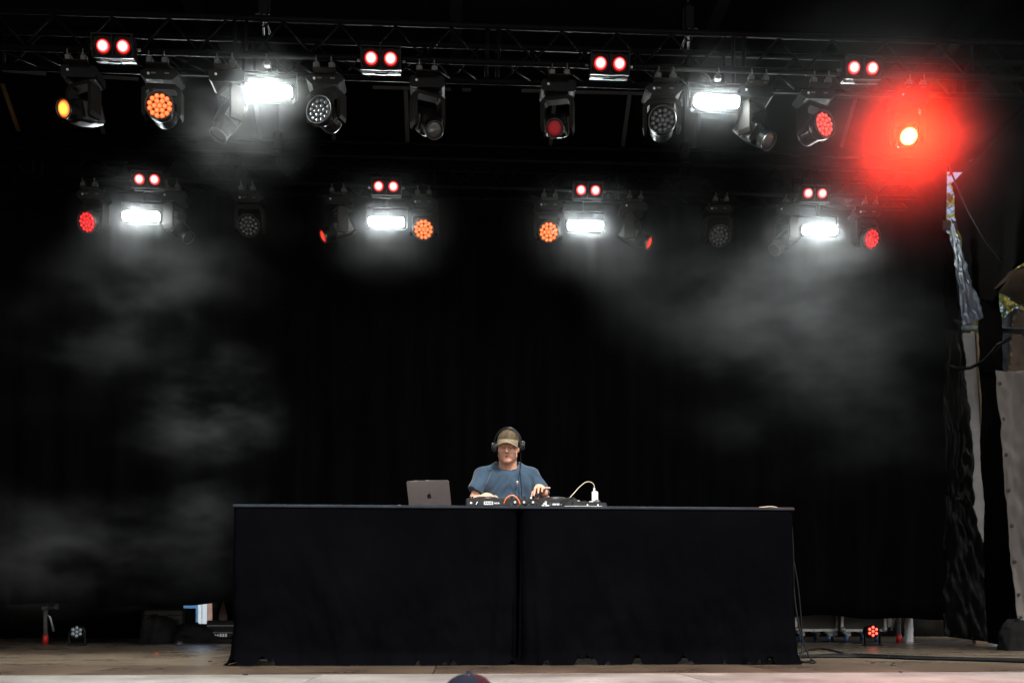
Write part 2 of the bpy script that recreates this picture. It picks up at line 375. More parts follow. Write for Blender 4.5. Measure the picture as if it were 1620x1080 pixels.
# back wall tarps of the tent, behind the backdrop, leaving slots where daylight comes in
def bw(x0, x1, z0, z1, sd_):
    return lambda u, v: (x0+(x1-x0)*u, 14.3+.06*math.sin(u*(x1-x0)*5+sd_)+.03*fbm(u*5, v*3, sd_), z1+(z0-z1)*v)
bwx = at(1500, 600, 14.3).x
for x0, x1, z0, z1, lab in ((-9, at(292, 960, 14.3).x, -.02, 5.4, 'black tarpaulin rear wall behind the left of the backdrop'), (at(335, 960, 14.3).x, bwx-.05, -.02, 5.4, 'black tarpaulin rear wall behind the centre and right of the backdrop')):
    c = MB(); c.sheet(bw(x0, x1, z0, z1, x0), 60, 10, .004, (0, 1, 0)); tag(part('rear_tarpaulin', c, 'tarp_black'), lab, 'tarpaulin')

c = MB(); c.sheet(bw(bwx-.3, bwx+.75, -.02, 3.6, 4.), 12, 10, .004, (0, 1, 0)); o = part('rear_tarpaulin', c, 'tarp_matte', None, (0, .12, 0)); tag(o, 'low black tarpaulin added behind the right wing to darken the gap below the curtain', 'tarpaulin')  # added sheet that keeps the gap under the curtain dark
# ------------------------------------------------------------------ right wing: tarps, posts, tree beyond
# black side wall tarp sweeping down from the roof, its lower edge curving away
def stitched(pts_top, pts_bot, Yt, Yb, nu, nv, amp, seed, freq=3.):
    def pl(pts, u):
        k = u*(len(pts)-1); i = min(int(k), len(pts)-2); f = k-i
        return pts[i][0]+(pts[i+1][0]-pts[i][0])*f, pts[i][1]+(pts[i+1][1]-pts[i][1])*f
    def fn(u, v):
        a = pl(pts_top, u); b = pl(pts_bot, u); e = v
        Y = (Yt[0]+(Yt[1]-Yt[0])*u)*(1-v)+(Yb[0]+(Yb[1]-Yb[0])*u)*v
        p = at(a[0]+(b[0]-a[0])*e, a[1]+(b[1]-a[1])*e, Y)
        d = amp*fbm(u*freq, v*freq*1.4, seed)+amp*.18*fbm(u*freq*2.5+v*2, v*freq*.8, seed+9)
        return p+Vector((0, d, 0))
    m = MB(); m.sheet(fn, nu, nv, .004, (0, 1, 0)); return m
# the sheet between the backdrop and the tree gap downwards
o = part('side_tarpaulin', stitched([(1506, 290), (1560, 235), (1640, 150), (1760, -60)], [(1532, 470), (1572, 480), (1600, 428), (1760, 330)], (9.9, 8.3), (9.8, 8.2), 40, 30, .05, 2.2), 'tarp_matte')
tag(o, 'black tarpaulin under the roof edge in the upper right corner', 'tarpaulin')
o = part('side_tarpaulin', stitched([(1500, -40), (1580, -60), (1680, -90), (1780, -120)], [(1503, 277), (1562, 232), (1645, 148), (1775, -50)], (10.3, 8.6), (10.05, 8.4), 30, 16, .03, 6.2), 'tarp_matte')
tag(o, 'black tarpaulin hanging down from the roof right of the red glaring lamp', 'tarpaulin')
# dark bar across the slit
q = at(1504, 357, 10.9); bb = MB(); bb.box((0, 0, 0), (.22, .05, .10), bev=.01); tag(part('cross_board', bb, 'ply_black', None, q), 'short dark board across the slit beside the backdrop', 'board')
# glossy black tarp gathered at a knot
o = part('gathered_tarpaulin', stitched([(1496, 462), (1505, 478), (1513, 492), (1524, 514)], [(1495, 790), (1508, 792), (1522, 796), (1540, 800)], (10.75, 10.5), (10.7, 10.4), 36, 50, .10, 4.4, 3.2), 'tarp_black')
tag(o, 'glossy black tarpaulin gathered at a knot beside the backdrop edge', 'tarpaulin')
o = part('gathered_tarpaulin', stitched([(1495, 782), (1508, 785), (1524, 788), (1541, 792)], [(1494, 1006), (1526, 1010), (1556, 1014), (1590, 1018)], (10.66, 10.36), (10.6, 10.1), 36, 30, .10, 2.4, 3.), 'tarp_black')
tag(o, 'loose black tarpaulin spreading over the floor right of the backdrop', 'tarpaulin')
o = part('gathered_tarpaulin', stitched([(1494, 366), (1496, 368), (1498, 370), (1500, 372)], [(1494, 520), (1505, 522), (1515, 524), (1526, 518)], (10.8, 10.7), (10.72, 10.46), 16, 24, .04, 3.4, 3.), 'tarp_matte')
tag(o, 'narrow black tarpaulin edge slanting along the slit above the knot', 'tarpaulin')
o = part('foil_sheet', stitched([(1504, 344), (1505, 348), (1506, 352), (1508, 358)], [(1524, 516), (1533, 514), (1545, 508), (1556, 502)], (9.78, 9.7), (9.7, 9.55), 22, 40, .05, 6.1, 4.), 'tarp_blue')
tag(o, 'bluish plastic foil fold hanging over the black tarpaulin right of the slit', 'foil')
kn = at(1525, 512, 10.4); b = MB(); b.tube([(-.10, .03, .05), (-.02, 0, .0), (.0, -.02, -.03), (.03, 0, .02), (.12, .04, .06)], [.012, .03, .035, .028, .01], 8); tag(part('tarp_knot', b, 'tarp_black', None, kn), 'knot tying the black tarpaulin to the scaffold tube', 'knot')
o = part('draped_tarpaulin', stitched([(1547, 470), (1555, 446), (1564, 440), (1574, 455)], [(1561, 1016), (1576, 1018), (1596, 1022), (1618, 1026)], (10.0, 9.6), (9.9, 9.4), 30, 60, .08, 9.1, 2.6), 'tarp_matte')
tag(o, 'long black tarpaulin strip hanging beside the grey eyelet tarp', 'tarpaulin')
# bluish foil strip behind
o = part('foil_sheet', stitched([(1507, 370), (1511, 380), (1520, 420), (1532, 470)], [(1519, 872), (1536, 874), (1552, 876), (1564, 878)], (11.9, 11.7), (11.9, 11.7), 24, 70, .12, 1.7, 4.), 'tarp_blue')
tag(o, 'crumpled bluish foil sheet showing in the gap right of the backdrop', 'foil')
# painted board post with a timber edge
p0 = at(1532, 528, 10.9); p1 = at(1552, 880, 10.9)
t = thing('board_post', p1, 'tall grey board post with timber edge, leaning behind the black tarps', 'post')
dx = p0.x-p1.x; H = p0.z-p1.z
b = MB(); b.prism([(-.085, 0), (.06, 0), (.06+dx, H), (-.085+dx, H)], -.03, .03); part('board', b, 'grey_post', t)
b = MB(); b.prism([(.064, 0), (.12, 0), (.12+dx, H), (.064+dx, H)], -.05, .05); part('timber_edge', b, 'wood_beam', t)
b = MB(); b.prism([(-.11+dx*.45, H*.45), (.07+dx*.45, H*.49), (.07+dx*.47, H*.52), (-.11+dx*.47, H*.48)], -.045, -.032); part('cover_strip', b, 'grey_post', t)
b = MB()
for k in range(5): b.box((-.05+k*.025+dx*.55, -.034, H*.56+k*.008), (.008, .006, .008))
part('screw_row', b, 'steel', t)
b = MB(); b.box((0, 0, -p1.z/2-.001), (.16, .08, p1.z-.004)); part('foot_post', b, 'wood_beam', t)
# scaffold tube across
a = at(1524, 518, 10.4); e = at(1700, 530, 9.0)
t = thing('scaffold_tube', (a+e)/2, 'weathered horizontal scaffold tube across the right wing', 'tube')
mid = (a+e)/2
b = MB(); b.tube([a-mid, e-mid], .03, 12); part('tube', b, 'steel', t)
for f in (.33, .62):
    q = a.lerp(e, f)-mid; b = MB(); b.box((0, 0, 0), (.09, .1, .1), bev=.015); b.tube([(0, -.05, .02), (0, -.09, .02)], .012, 6); part('clamp', b, 'steel', t, q)
# scaffold upright carrying it
u0 = at(1612, 1030, 9.6); b = MB(); b.tube([(0, 0, -u0.z), (0, 0, 6.3-u0.z)], .03, 10)
o = part('scaffold_upright', b, 'steel', None, (at(1638, 900, 9.5).x, 9.5, u0.z)); tag(o, 'upright scaffold tube at the right picture edge behind the grey tarp', 'tube')
# grey tarp with eyelets
gt = thing('eyelet_tarpaulin', at(1600, 985, 8.9), 'pale grey tarpaulin with a row of eyelets at the right edge', 'tarpaulin')
base = Vector(gt.location)
def gp(u, v):
    xa = 1576+(1612-1576)*v; p = at(xa+u*130, 586+(988-586)*v, 8.9-.3*u)
    return p+Vector((0, .05*math.sin(u*9+v*2.4)*(.3+u)+.05*fbm(u*3, v*4, 5), 0))-base
b = MB(); b.sheet(gp, 36, 60, .004, (0, 1, 0)); part('sheet', b, 'tarp_grey', gt)
for v in (.05, .19, .33, .47, .61, .75, .88, .97):
    q = Vector(gp(.035, v)); b = MB(); b.lathe([(.006, -.004), (.017, -.004), (.017, .0), (.006, .0)], 14); part('eyelet', b, 'rubber', gt, q+Vector((0, -.004, 0)))
b = MB(); b.tube([(gp(0, v)) for v in np.linspace(0, 1, 30)], .008, 6); part('hem', b, 'tarp_grey', gt, (0, -.004, 0))
# hook and strap holding the tarp's lower corner
hk = at(1612, 990, 8.85); t = thing('tarp_ratchet', hk, 'steel hook tensioning the lower corner of the grey tarp', 'hook')
b = MB(); b.box((0, 0, -.03), (.06, .03, .07), bev=.01); part('body', b, 'steel', t)
b = MB(); b.tube([(0, 0, .0), (-.02, 0, .03), (-.01, 0, .06), (.02, 0, .06)], .008, 8); part('hook', b, 'steel', t)
b = MB(); b.box((.35, 0, -.03), (.66, .006, .04)); part('strap', b, 'cable', t)
rp = [at(1490, 236, 9.6), at(1512, 290, 9.5), at(1535, 340, 9.35), at(1562, 385, 9.2), at(1600, 432, 9.0), at(1660, 470, 8.8)]
b = MB(); b.tube(rp, .009, 6); tag(part('guy_rope', b, 'cable'), 'dark rope slanting down before the upper right tarpaulin', 'rope')
b = MB(); b.tube([at(1500, 577, 10.3), at(1515, 583, 10.2), at(1535, 582, 10.15), at(1558, 570, 9.5), at(1580, 545, 9.3), at(1600, 535, 9.2)], .018, 8); tag(part('slack_strap', b, 'cable'), 'slack black strap looping across the grey board post', 'strap')
# brown canopy
o = part('brown_canopy', stitched([(1574, 455), (1596, 430), (1625, 418), (1720, 400)], [(1576, 462), (1596, 472), (1622, 486), (1720, 505)], (8.6, 8.2), (10.2, 9.6), 24, 12, .04, 3.3, 4.), 'tarp_brown')
tag(o, 'brown fabric canopy underside jutting in at the right edge', 'canopy')
o = part('foil_sheet', stitched([(1576, 512), (1588, 503), (1603, 489), (1606, 500)], [(1582, 602), (1592, 602), (1602, 602), (1612, 602)], (11.4, 11.2), (11.4, 11.2), 10, 16, .05, 7.7, 5.), 'tarp_blue')
tag(o, 'small bluish foil sheet peeking out above the grey eyelet tarp', 'foil')
o = part('brown_tarpaulin', stitched([(1602, 488), (1640, 494), (1680, 500), (1720, 506)], [(1590, 604), (1640, 606), (1680, 608), (1720, 610)], (10.6, 10.2), (10.5, 10.1), 16, 12, .05, 5.7, 4.), 'tarp_brown')
tag(o, 'brown tarpaulin panel in shade between canopy and grey tarp', 'tarpaulin')
# dark lump of folded cloth by the right wing
def lump(name, loc, dims, m, label, cat, seed, top=.5):
    def fn(u, v):
        a = u*2*math.pi; ph = v*math.pi/2
        r = (1-.25*math.sin(ph)**3)*math.cos(ph)**.35; k = 1+.22*fbm(math.cos(a)*2, math.sin(a)*2, seed+v*3)
        return (dims[0]*r*math.cos(a)*k, dims[1]*r*math.sin(a)*k, dims[2]*math.sin(ph)*(1+.15*fbm(math.cos(a), math.sin(a), seed)))
    b = MB(); b.grid(fn, 40, 16); b.grid(lambda u, v: ((1-v)*fn(u, 0)[0], (1-v)*fn(u, 0)[1], 0), 40, 2)
    return tag(part(name, b, m, None, loc), label, cat)
pz = at(1600, 1028, 10.0)
lump('folded_cloth', on_floor(1606, 1028), (.16, .12, .27), 'stage_front', 'heap of dark folded cloth on the floor below the grey tarp', 'cloth', 3.)

# tree and hedge outside, seen through the gap
def tree(px, py, Y, h, rx, rz, label, n, seed, dark):
    rnd = random.Random(seed); p = at(px, py, Y); cz = p.z-GZ
    t = thing('leafy_tree', (p.x, Y, GZ), label, 'tree', 'trees beyond the stage')
    b = MB(); b.tube([(0, 0, 0), (.1, 0, h*.3), (-.05, .1, h*.6), (.1, 0, h*.95)], [.22, .17, .11, .03], 9)
    for k in range(9):
        a = rnd.uniform(0, 6.28); z0 = h*rnd.uniform(.3, .8); L = rx*rnd.uniform(.5, .95)
        b.tube([(0, 0, z0), (math.cos(a)*L*.5, math.sin(a)*L*.5, z0+.3), (math.cos(a)*L, math.sin(a)*L, z0+.9)], [.07, .045, .012], 6)
    part('trunk', b, 'wood_beam', t)
    b = MB(); cl = []
    for k in range(70):
        a = rnd.uniform(0, 6.28); q = rnd.uniform(0, 1)**.5; zz = rnd.uniform(-1, 1)
        rr = math.sqrt(max(0, 1-zz*zz))*q; cl.append((math.cos(a)*rr*rx, math.sin(a)*rr*rx, cz+zz*rz))
    for k in range(n):
        c0 = rnd.choice(cl); pos = Vector((c0[0]+rnd.gauss(0, .3), c0[1]+rnd.gauss(0, .3), c0[2]+rnd.gauss(0, .25)))
        s_ = rnd.uniform(.06, .12); q = Matrix.Rotation(rnd.uniform(0, 6.28), 4, 'Z') @ Matrix.Rotation(rnd.uniform(-1, 1), 4, 'X') @ Matrix.Rotation(rnd.uniform(-.8, .8), 4, 'Y')
        b.add([(0, -s_, 0), (s_*.5, -s_*.2, .015), (s_*.45, s_*.4, .01), (0, s_, 0), (-s_*.45, s_*.4, .01), (-s_*.5, -s_*.2, .015)], [(0, 1, 2, 3), (0, 3, 4, 5)], False, Matrix.Translation(pos) @ q)
    part('crown', b, leaf_mats[dark], t)
    return t
def leafmat(name, a, b2):
    m = mat(name, a, .55, c2=b2, vscale=1.6); n, l = nt(m); p = n['Principled BSDF']
    p.inputs['Transmission Weight'].default_value = 0
    tr = n.new('ShaderNodeBsdfTranslucent'); tr.inputs[0].default_value = (b2[0]*1.2, b2[1]*1.2, b2[2], 1)
    ms = n.new('ShaderNodeMixShader'); ms.inputs[0].default_value = .4
    out = n['Material Output']; l.new(p.outputs[0], ms.inputs[1]); l.new(tr.outputs[0], ms.inputs[2]); l.new(ms.outputs[0], out.inputs[0]); return m
leaf_mats = [leafmat('leaf_yellow_green', (.07, .085, .02), (.16, .15, .04)), leafmat('leaf_dark_green', (.025, .05, .015), (.06, .09, .03))]
tree(1508, 440, 22, 6.5, 1.9, 2.0, 'sunlit yellow-green tree seen through the slit beside the backdrop', 5200, 5, 0)
tree(1600, 505, 24, 7.2, 2.3, 2.9, 'dark green tree showing below the brown canopy', 6500, 6, 1)

# ================================================================== lights on the trusses
LENS = {
 'orange': glow('led_orange', (1, .27, .075), (1, .12, .03), 1.7, 1.3, .0215),
 'red': glow('led_red', (1, .05, .05), (.95, .006, .012), 1.25, .8, .0215),
 'pink': glow('led_pale_red', (1, .14, .11), (1, .035, .03), 1.4, 1.0, .0215),
 'off': None}
SPOT = {
 'glare': glow('beam_glare', (1, .55, .12), (1, .20, .02), 60, 25, .07, base=(.1, .02, .01)),
 'amber': glow('beam_amber', (1, .42, .05), (1, .05, .01), 2.6, 1.3, .07),
 'red': glow('beam_red', (1, .06, .03), (.9, .015, .01), 1.1, .8, .07),
 'dim': glow('beam_dim_red', (.30, .008, .012), (.10, .003, .004), .7, .4, .07),
 'off': None}
M['strobe'] = bpy.data.materials.new('strobe_lens'); M['strobe'].use_nodes = True
_b = M['strobe'].node_tree.nodes['Principled BSDF']; _b.inputs['Base Color'].default_value = (.8, .8, .8, 1)
_b.inputs['Emission Color'].default_value = (.93, 1, .97, 1); STROBE = _b.inputs['Emission Strength']; STROBE.default_value = 95
M['blinder'] = glow('blinder_lamp', (1, .62, .58), (1, .008, .010), 2.8, 1.3, .050, sampled=True)

# shared meshes -----------------------------------------------------
def rounded(wd, h, c): return [(-wd/2+c, 0), (wd/2-c, 0), (wd/2, c), (wd/2, h-c), (wd/2-c, h), (-wd/2+c, h), (-wd/2, h-c), (-wd/2, c)]
def mk():
    S = {}
    b = MB(); b.prism([(-.105, -.075), (.105, -.075), (.15, -.105), (.15, -.125), (.105, -.165), (-.105, -.165), (-.15, -.125), (-.15, -.105)], -.10, .10); S['wash_base'] = b.mesh('base', M['housing2'])
    b = MB(); b.box((0, 0, -.045), (.05, .05, .05), bev=.008)
    for k in range(10):
        a0, a1 = math.pi*(k/9*1.5-.25), math.pi*((k+1)/9*1.5-.25)
        if k < 9: b.tube([(0, math.cos(a0)*.03, math.sin(a0)*.03), (0, math.cos(a1)*.03, math.sin(a1)*.03)], .006, 6)
    S['clamp'] = b.mesh('clamp', M['satin'])
    b = MB(); b.lathe([(0, -.004), (.010, -.004), (.010, 0), (0, 0)], 12); S['badge'] = b.mesh('badge', M['tag'])
    b = MB(); b.box((0, 0, 0), (.035, .002, .012)); S['label_plate'] = b.mesh('label_plate', M['satin'])
    # U yoke: crossbar with cut corners and two arms that taper
    b = MB()
    b.prism([(-.105, -.172), (.105, -.172), (.155, -.215), (.155, -.24), (.12, -.24), (.10, -.215), (-.10, -.215), (-.12, -.24), (-.155, -.24), (-.155, -.215)], -.05, .05)
    for s_ in (-1, 1):
        b.prism([(s_*.122, -.24), (s_*.155, -.24), (s_*.155, -.40), (s_*.145, -.43), (s_*.122, -.43)][::s_], -.048, .048)
    S['wash_yoke'] = b.mesh('yoke', M['yoke'])
    # wash head: ribbed drum
    pr = [(0, .13), (.055, .13), (.082, .115), (.092, .09)]
    y = .09
    for k in range(6): pr += [(.096, y), (.096, y-.012), (.091, y-.014), (.091, y-.02)]; y -= .02
    pr += [(.104, y-.01), (.112, y-.035), (.114, -.095), (.111, -.112), (.103, -.115), (.101, -.10), (0, -.10)]
    b = MB(); b.lathe(pr, 36); S['wash_head'] = b.mesh('head', M['housing2'])
    b = MB(); b.lathe([(.103, -.103), (.114, -.112), (.115, -.122), (.109, -.127), (.102, -.12), (.100, -.103)], 40); S['bezel'] = b.mesh('bezel', M['bezel'])
    b = MB(); b.lathe([(.0202, .0), (.0202, -.005), (.018, -.010), (.011, -.0135), (.004, -.0148), (0.0001, -.015)], 14); v = b
    for k in ('orange', 'red', 'pink'): S['led_'+k] = v.mesh('led_lens', LENS[k])
    S['led_off'] = v.mesh('led_lens', M['glass_off'])
    # spot
    b = MB(); b.prism([(-.12, -.07), (.12, -.07), (.14, -.09), (.14, -.15), (.12, -.165), (-.12, -.165), (-.14, -.15), (-.14, -.09)], -.10, .10); S['spot_base'] = b.mesh('base', M['housing'])
    b = MB()
    b.prism([(-.09, -.168), (.09, -.168), (.135, -.20), (.135, -.225), (.10, -.225), (.085, -.205), (-.085, -.205), (-.10, -.225), (-.135, -.225), (-.135, -.20)], -.045, .045)
    for s_ in (-1, 1):
        b.prism([(s_*.104, -.225), (s_*.135, -.225), (s_*.135, -.42), (s_*.125, -.46), (s_*.104, -.46)][::s_], -.055, .055)
    S['spot_yoke'] = b.mesh('yoke', M['yoke'])
    b = MB()   # head of the spot: squared body that narrows to a round snout
    secs = [(.15, .06, .06), (.14, .085, .08), (.02, .092, .092), (-.10, .085, .085), (-.135, .076, .076), (-.20, .072, .072)]
    n = 20; v = []; f = []
    for i, (yy, rx, rz) in enumerate(secs):
        e = 2.0 if i > 3 else 4.5
        for k in range(n):
            a = 2*math.pi*k/n; ca, sa = math.cos(a), math.sin(a)
            v.append((math.copysign(abs(ca)**(2/e), ca)*rx, yy, math.copysign(abs(sa)**(2/e), sa)*rz))
    for i in range(len(secs)-1):
        for k in range(n): f.append((i*n+k, (i+1)*n+k, (i+1)*n+(k+1) % n, i*n+(k+1) % n))
    f += [tuple(range(n))]; b.add(v, f, False)
    S['spot_head'] = b.mesh('head', M['housing'])
    b = MB(); b.lathe([(.060, -.185), (.074, -.198), (.076, -.212), (.072, -.216), (.066, -.212), (.062, -.19)], 30); S['spot_bezel'] = b.mesh('bezel', M['bezel'])
    for s_ in (-1, 1):
        b = MB(); b.prism([(s_*.094, -.06), (s_*.098, -.06), (s_*.098, .06), (s_*.094, .06)][::s_], -.08, .11); S['cover%d' % s_] = b.mesh('side_cover', M['satin'])
    b = MB(); b.lathe([(.066, -.194), (.055, -.204), (.035, -.211), (.015, -.214), (.0001, -.2145)], 28); v = b
    for k in ('glare', 'amber', 'red', 'dim'): S['spot_'+k] = v.mesh('lens', SPOT[k])
    S['spot_off'] = v.mesh('lens', M['glass_off'])
    # strobe
    b = MB(); b.prism(rounded(.40, .13, .02), -.02, .07, Matrix.Translation((0, 0, -.065))); b.box((0, .085, 0), (.30, .05, .10), bev=.012)
    S['strobe_body'] = b.mesh('housing', M['housing'])
    b = MB(); b.prism(rounded(.37, .088, .02), -.030, -.021, Matrix.Translation((0, 0, -.044))); S['strobe_lens'] = b.mesh('lens', M['strobe'])
    b = MB()
    for s_ in (-1, 1): b.box((s_*.215, .03, .06), (.008, .03, .20))
    b.box((0, .03, .164), (.438, .03, .008)); S['strobe_bracket'] = b.mesh('bracket', M['yoke'])
    # two-lamp blinder
    b = MB(); b.prism(rounded(.31, .165, .01), -.03, .07, Matrix.Translation((0, 0, -.0825))); S['bl_body'] = b.mesh('housing', M['housing'])
    b = MB()
    for x in (-.152, 0, .152): b.box((x, -.042, 0), (.010, .028, .165))
    for z in (-.083, .083): b.box((0, -.042, z), (.314, .028, .010))
    S['bl_frame'] = b.mesh('frame', M['housing'])
    b = MB(); b.lathe([(.070, -.052), (.062, -.044), (.0505, -.033)], 28); S['bl_refl'] = b.mesh('reflector', M['housing2'])
    b = MB(); b.lathe([(.051, -.034), (.040, -.042), (.022, -.047), (.0001, -.049)], 28); S['bl_lamp'] = b.mesh('lamp', M['blinder'])
    b = MB(); b.box((0, .03, -.094), (.30, .05, .006)); b.box((0, -.01, -.106), (.10, .03, .014), bev=.004); S['bl_foot'] = b.mesh('bracket', M['housing2'])
    b = MB(); b.tube([(.157, .03, 0), (.19, .03, 0)], .012, 8); S['bl_knob'] = b.mesh('knob', M['satin'])
    return S
S = mk()
def headm(pz, a, t): return Matrix.Translation((0, 0, pz)) @ Matrix.Rotation(a, 4, 'Z') @ Matrix.Rotation(t, 4, 'X')
def dirv(a, t): return Vector((math.sin(a)*math.cos(t), -math.cos(a)*math.cos(t), -math.sin(t)))
PZ_W, PZ_S = -.375, -.40
def wash(px, py, row, a, t, lens, label):
    Y, z = (YU, ZU) if row == 'u' else (YL, ZL); Y += .145
    a, t = R(a), R(t); d = dirv(a, t)
    x = at(px, py, Y-.1).x-d.x*.12
    o = thing('moving_wash_light', (x, Y, z-.025), label, 'stage light', 'moving wash lights on the trusses')
    put('base', S['wash_base'], o)
    for k in (-.06, .06): put('clamp', S['clamp'], o, (k, -.145, 0)); put('clamp', S['clamp'], o, (k, .145, 0))
    bar = MB(); bar.box((0, 0, -.071), (.18, .34, .008)); part('mounting_plate', bar, 'yoke', o)
    put('badge', S['badge'], o, (-.085, -.1, -.12)); put('label_plate', S['label_plate'], o, (.06, -.101, -.115)); put('label_plate', S['label_plate'], o, (-.045, -.101, -.115))
    put('yoke', S['wash_yoke'], o, None, (0, 0, a))
    h = put('head', S['wash_head'], o, mtx=headm(PZ_W, a, t)); put('bezel', S['bezel'], h)
    pts = [(0, 0)]+[(math.cos(k*math.pi/3)*.0405, math.sin(k*math.pi/3)*.0405) for k in range(6)]+[(math.cos((k+.5)*math.pi/6)*.0785, math.sin((k+.5)*math.pi/6)*.0785) for k in range(12)]
    for u, v in pts: put('led_lens', S['led_'+lens], h, (u, -.1005, v))
    return o
def spot(px, py, row, a, t, lens, label):
    Y, z = (YU, ZU) if row == 'u' else (YL, ZL); Y += .145
    a, t = R(a), R(t); d = dirv(a, t)
    x = at(px, py, Y-.1).x-d.x*.2
    o = thing('moving_spot_light', (x, Y, z-.025), label, 'stage light', 'moving spot lights on the trusses')
    put('base', S['spot_base'], o)
    for k in (-.06, .06): put('clamp', S['clamp'], o, (k, -.145, 0)); put('clamp', S['clamp'], o, (k, .145, 0))
    bar = MB(); bar.box((0, 0, -.066), (.18, .34, .008)); part('mounting_plate', bar, 'yoke', o)
    put('badge', S['badge'], o, (-.085, -.1, -.11))
    put('yoke', S['spot_yoke'], o, None, (0, 0, a))
    h = put('head', S['spot_head'], o, mtx=headm(PZ_S, a, t)); put('bezel', S['spot_bezel'], h); put('lens', S['spot_'+lens], h)
    for s_ in (-1, 1): put('side_cover', S['cover%d' % s_], h)
    return o, h
def strobe(px, py, row, label):
    Y, z = (YU, ZU) if row == 'u' else (YL, ZL); p = at(px, py, Y+.03)
    o = thing('strobe_panel', (p.x, Y+.06, p.z), label, 'stage light', 'white strobe panels on the trusses')
    t = R(14)
    h = put('housing', S['strobe_body'], o, None, (t, 0, 0)); put('lens', S['strobe_lens'], h); put('bracket', S['strobe_bracket'], o)
    b = MB(); top = z-.025-p.z; b.box((0, .03, (.168+top)/2), (.03, .03, max(.01, top-.168))); part('drop_arm', b, 'yoke', o)
    put('clamp', S['clamp'], o, (0, -.06, top))
    return o
def blinder(px, py, row, label):
    Y, z = (YU, ZU) if row == 'u' else (YL, ZL); p = at(px, py, Y-.10)
    o = thing('blinder_light', (p.x, Y-.10, p.z), label, 'stage light', 'two-lamp red blinders on the trusses')
    h = put('housing', S['bl_body'], o, None, (R(12), 0, 0)); put('frame', S['bl_frame'], h); put('bracket', S['bl_foot'], h); put('knob', S['bl_knob'], h); put('knob', S['bl_knob'], h, None, (0, 0, math.pi)).location.y = .06
    for k in (-.076, .076): put('reflector', S['bl_refl'], h, (k, 0, 0)); put('lamp', S['bl_lamp'], h, (k, 0, 0))
    b = MB(); b.box((0, .085, z-p.z), (.05, .07, .05)); b.box((0, .06, (z-p.z)/2), (.04, .02, abs(z-p.z)+.03)); part('hanger', b, 'yoke', o)
    return o
for px, py, row, lab in ((181, 76, 'u', 'two-lamp red blinder at the left end of the upper truss'), (603, 95, 'u', 'two-lamp red blinder left of centre on the upper truss'),
        (964, 103, 'u', 'two-lamp red blinder right of centre on the upper truss'), (1363, 110, 'u', 'two-lamp red blinder above the red glaring spot at the upper truss right end'),
        (234, 285, 'l', 'two-lamp red blinder above the leftmost lower strobe'), (611, 296, 'l', 'two-lamp red blinder above the second lower strobe from left'),
        (930, 302, 'l', 'two-lamp red blinder above the third lower strobe from left'), (1288, 307, 'l', 'two-lamp red blinder above the rightmost lower strobe')):
    blinder(px, py, row, lab)
for px, py, row, lab in ((424, 143, 'u', 'glaring white strobe panel on the left of the upper truss'), (1134, 159, 'u', 'glaring white strobe panel on the right of the upper truss'),
        (223, 341, 'l', 'leftmost glaring white strobe panel on the lower truss'), (611, 350, 'l', 'second glaring white strobe panel from left on the lower truss'),
        (926, 356, 'l', 'third glaring white strobe panel from left on the lower truss'), (1297, 363, 'l', 'rightmost glaring white strobe panel on the lower truss')):
    strobe(px, py, row, lab)
for a in ((253, 150, 'u', 3, 2, 'orange', 'wash light with glowing orange lenses on the left of the upper truss'),
          (505, 162, 'u', -22, 0, 'off', 'unlit wash light beside the upper left strobe'),
          (1047, 177, 'u', -10, 2, 'off', 'unlit wash light beside the upper right strobe'),
          (1305, 180, 'u', 26, 0, 'pink', 'wash light with pale red lenses at the right of the upper truss'),
          (137, 344, 'l', -22, 18, 'red', 'wash light with red lenses at the left end of the lower truss'),
          (393, 350, 'l', 2, 20, 'off', 'unlit wash light on the left of the lower truss'),
          (670, 358, 'l', 0, 20, 'orange', 'wash light with orange lenses right of the second lower strobe'),
          (868, 363, 'l', -4, 20, 'orange', 'wash light with orange lenses left of the third lower strobe'),
          (1138, 365, 'l', -2, 20, 'off', 'unlit wash light on the right of the lower truss'),
          (1380, 368, 'l', 22, 18, 'red', 'wash light with red lenses at the right end of the lower truss')):
    wash(*a)
for a in ((107, 172, 'u', -26, 16, 'amber', 'spot light with an amber glow at the far left of the upper truss'),
          (344, 192, 'u', -50, 62, 'off', 'dark spot light left of the upper left strobe'),
          (687, 194, 'u', 22, 40, 'off', 'spot light with an unlit lens left of centre on the upper truss'),
          (876, 199, 'u', -14, 30, 'dim', 'spot light with a dim red lens right of centre on the upper truss'),
          (1215, 190, 'u', 40, 42, 'off', 'dark spot light right of the upper right strobe'),
          (296, 378, 'l', 70, 40, 'off', 'dark spot light tilted down beside the leftmost lower strobe'),
          (511, 382, 'l', -66, 28, 'red', 'spot light with red lens turned left beside the second lower strobe'),
          (1027, 392, 'l', 64, 28, 'red', 'spot light with red lens turned right beside the third lower strobe'),
          (1228, 385, 'l', -70, 40, 'off', 'dark spot light tilted down beside the rightmost lower strobe')):
    spot(*a)
go, gh = spot(1432, 203, 'u', -22, 26, 'glare', 'spot light glaring red straight at the camera, right end of the upper truss')
# its beam: a lamp inside the snout of that head
ld = bpy.data.lights.new('red_beam', 'SPOT'); ld.energy = 420; ld.color = (1, .018, .003); ld.spot_size = R(80); ld.spot_blend = 1.0; ld.shadow_soft_size = .05
lo = bpy.data.objects.new('red_beam', ld); col.objects.link(lo); lo.parent = gh; lo.location = (0, -.235, 0); lo.rotation_euler = (R(-90), 0, 0)

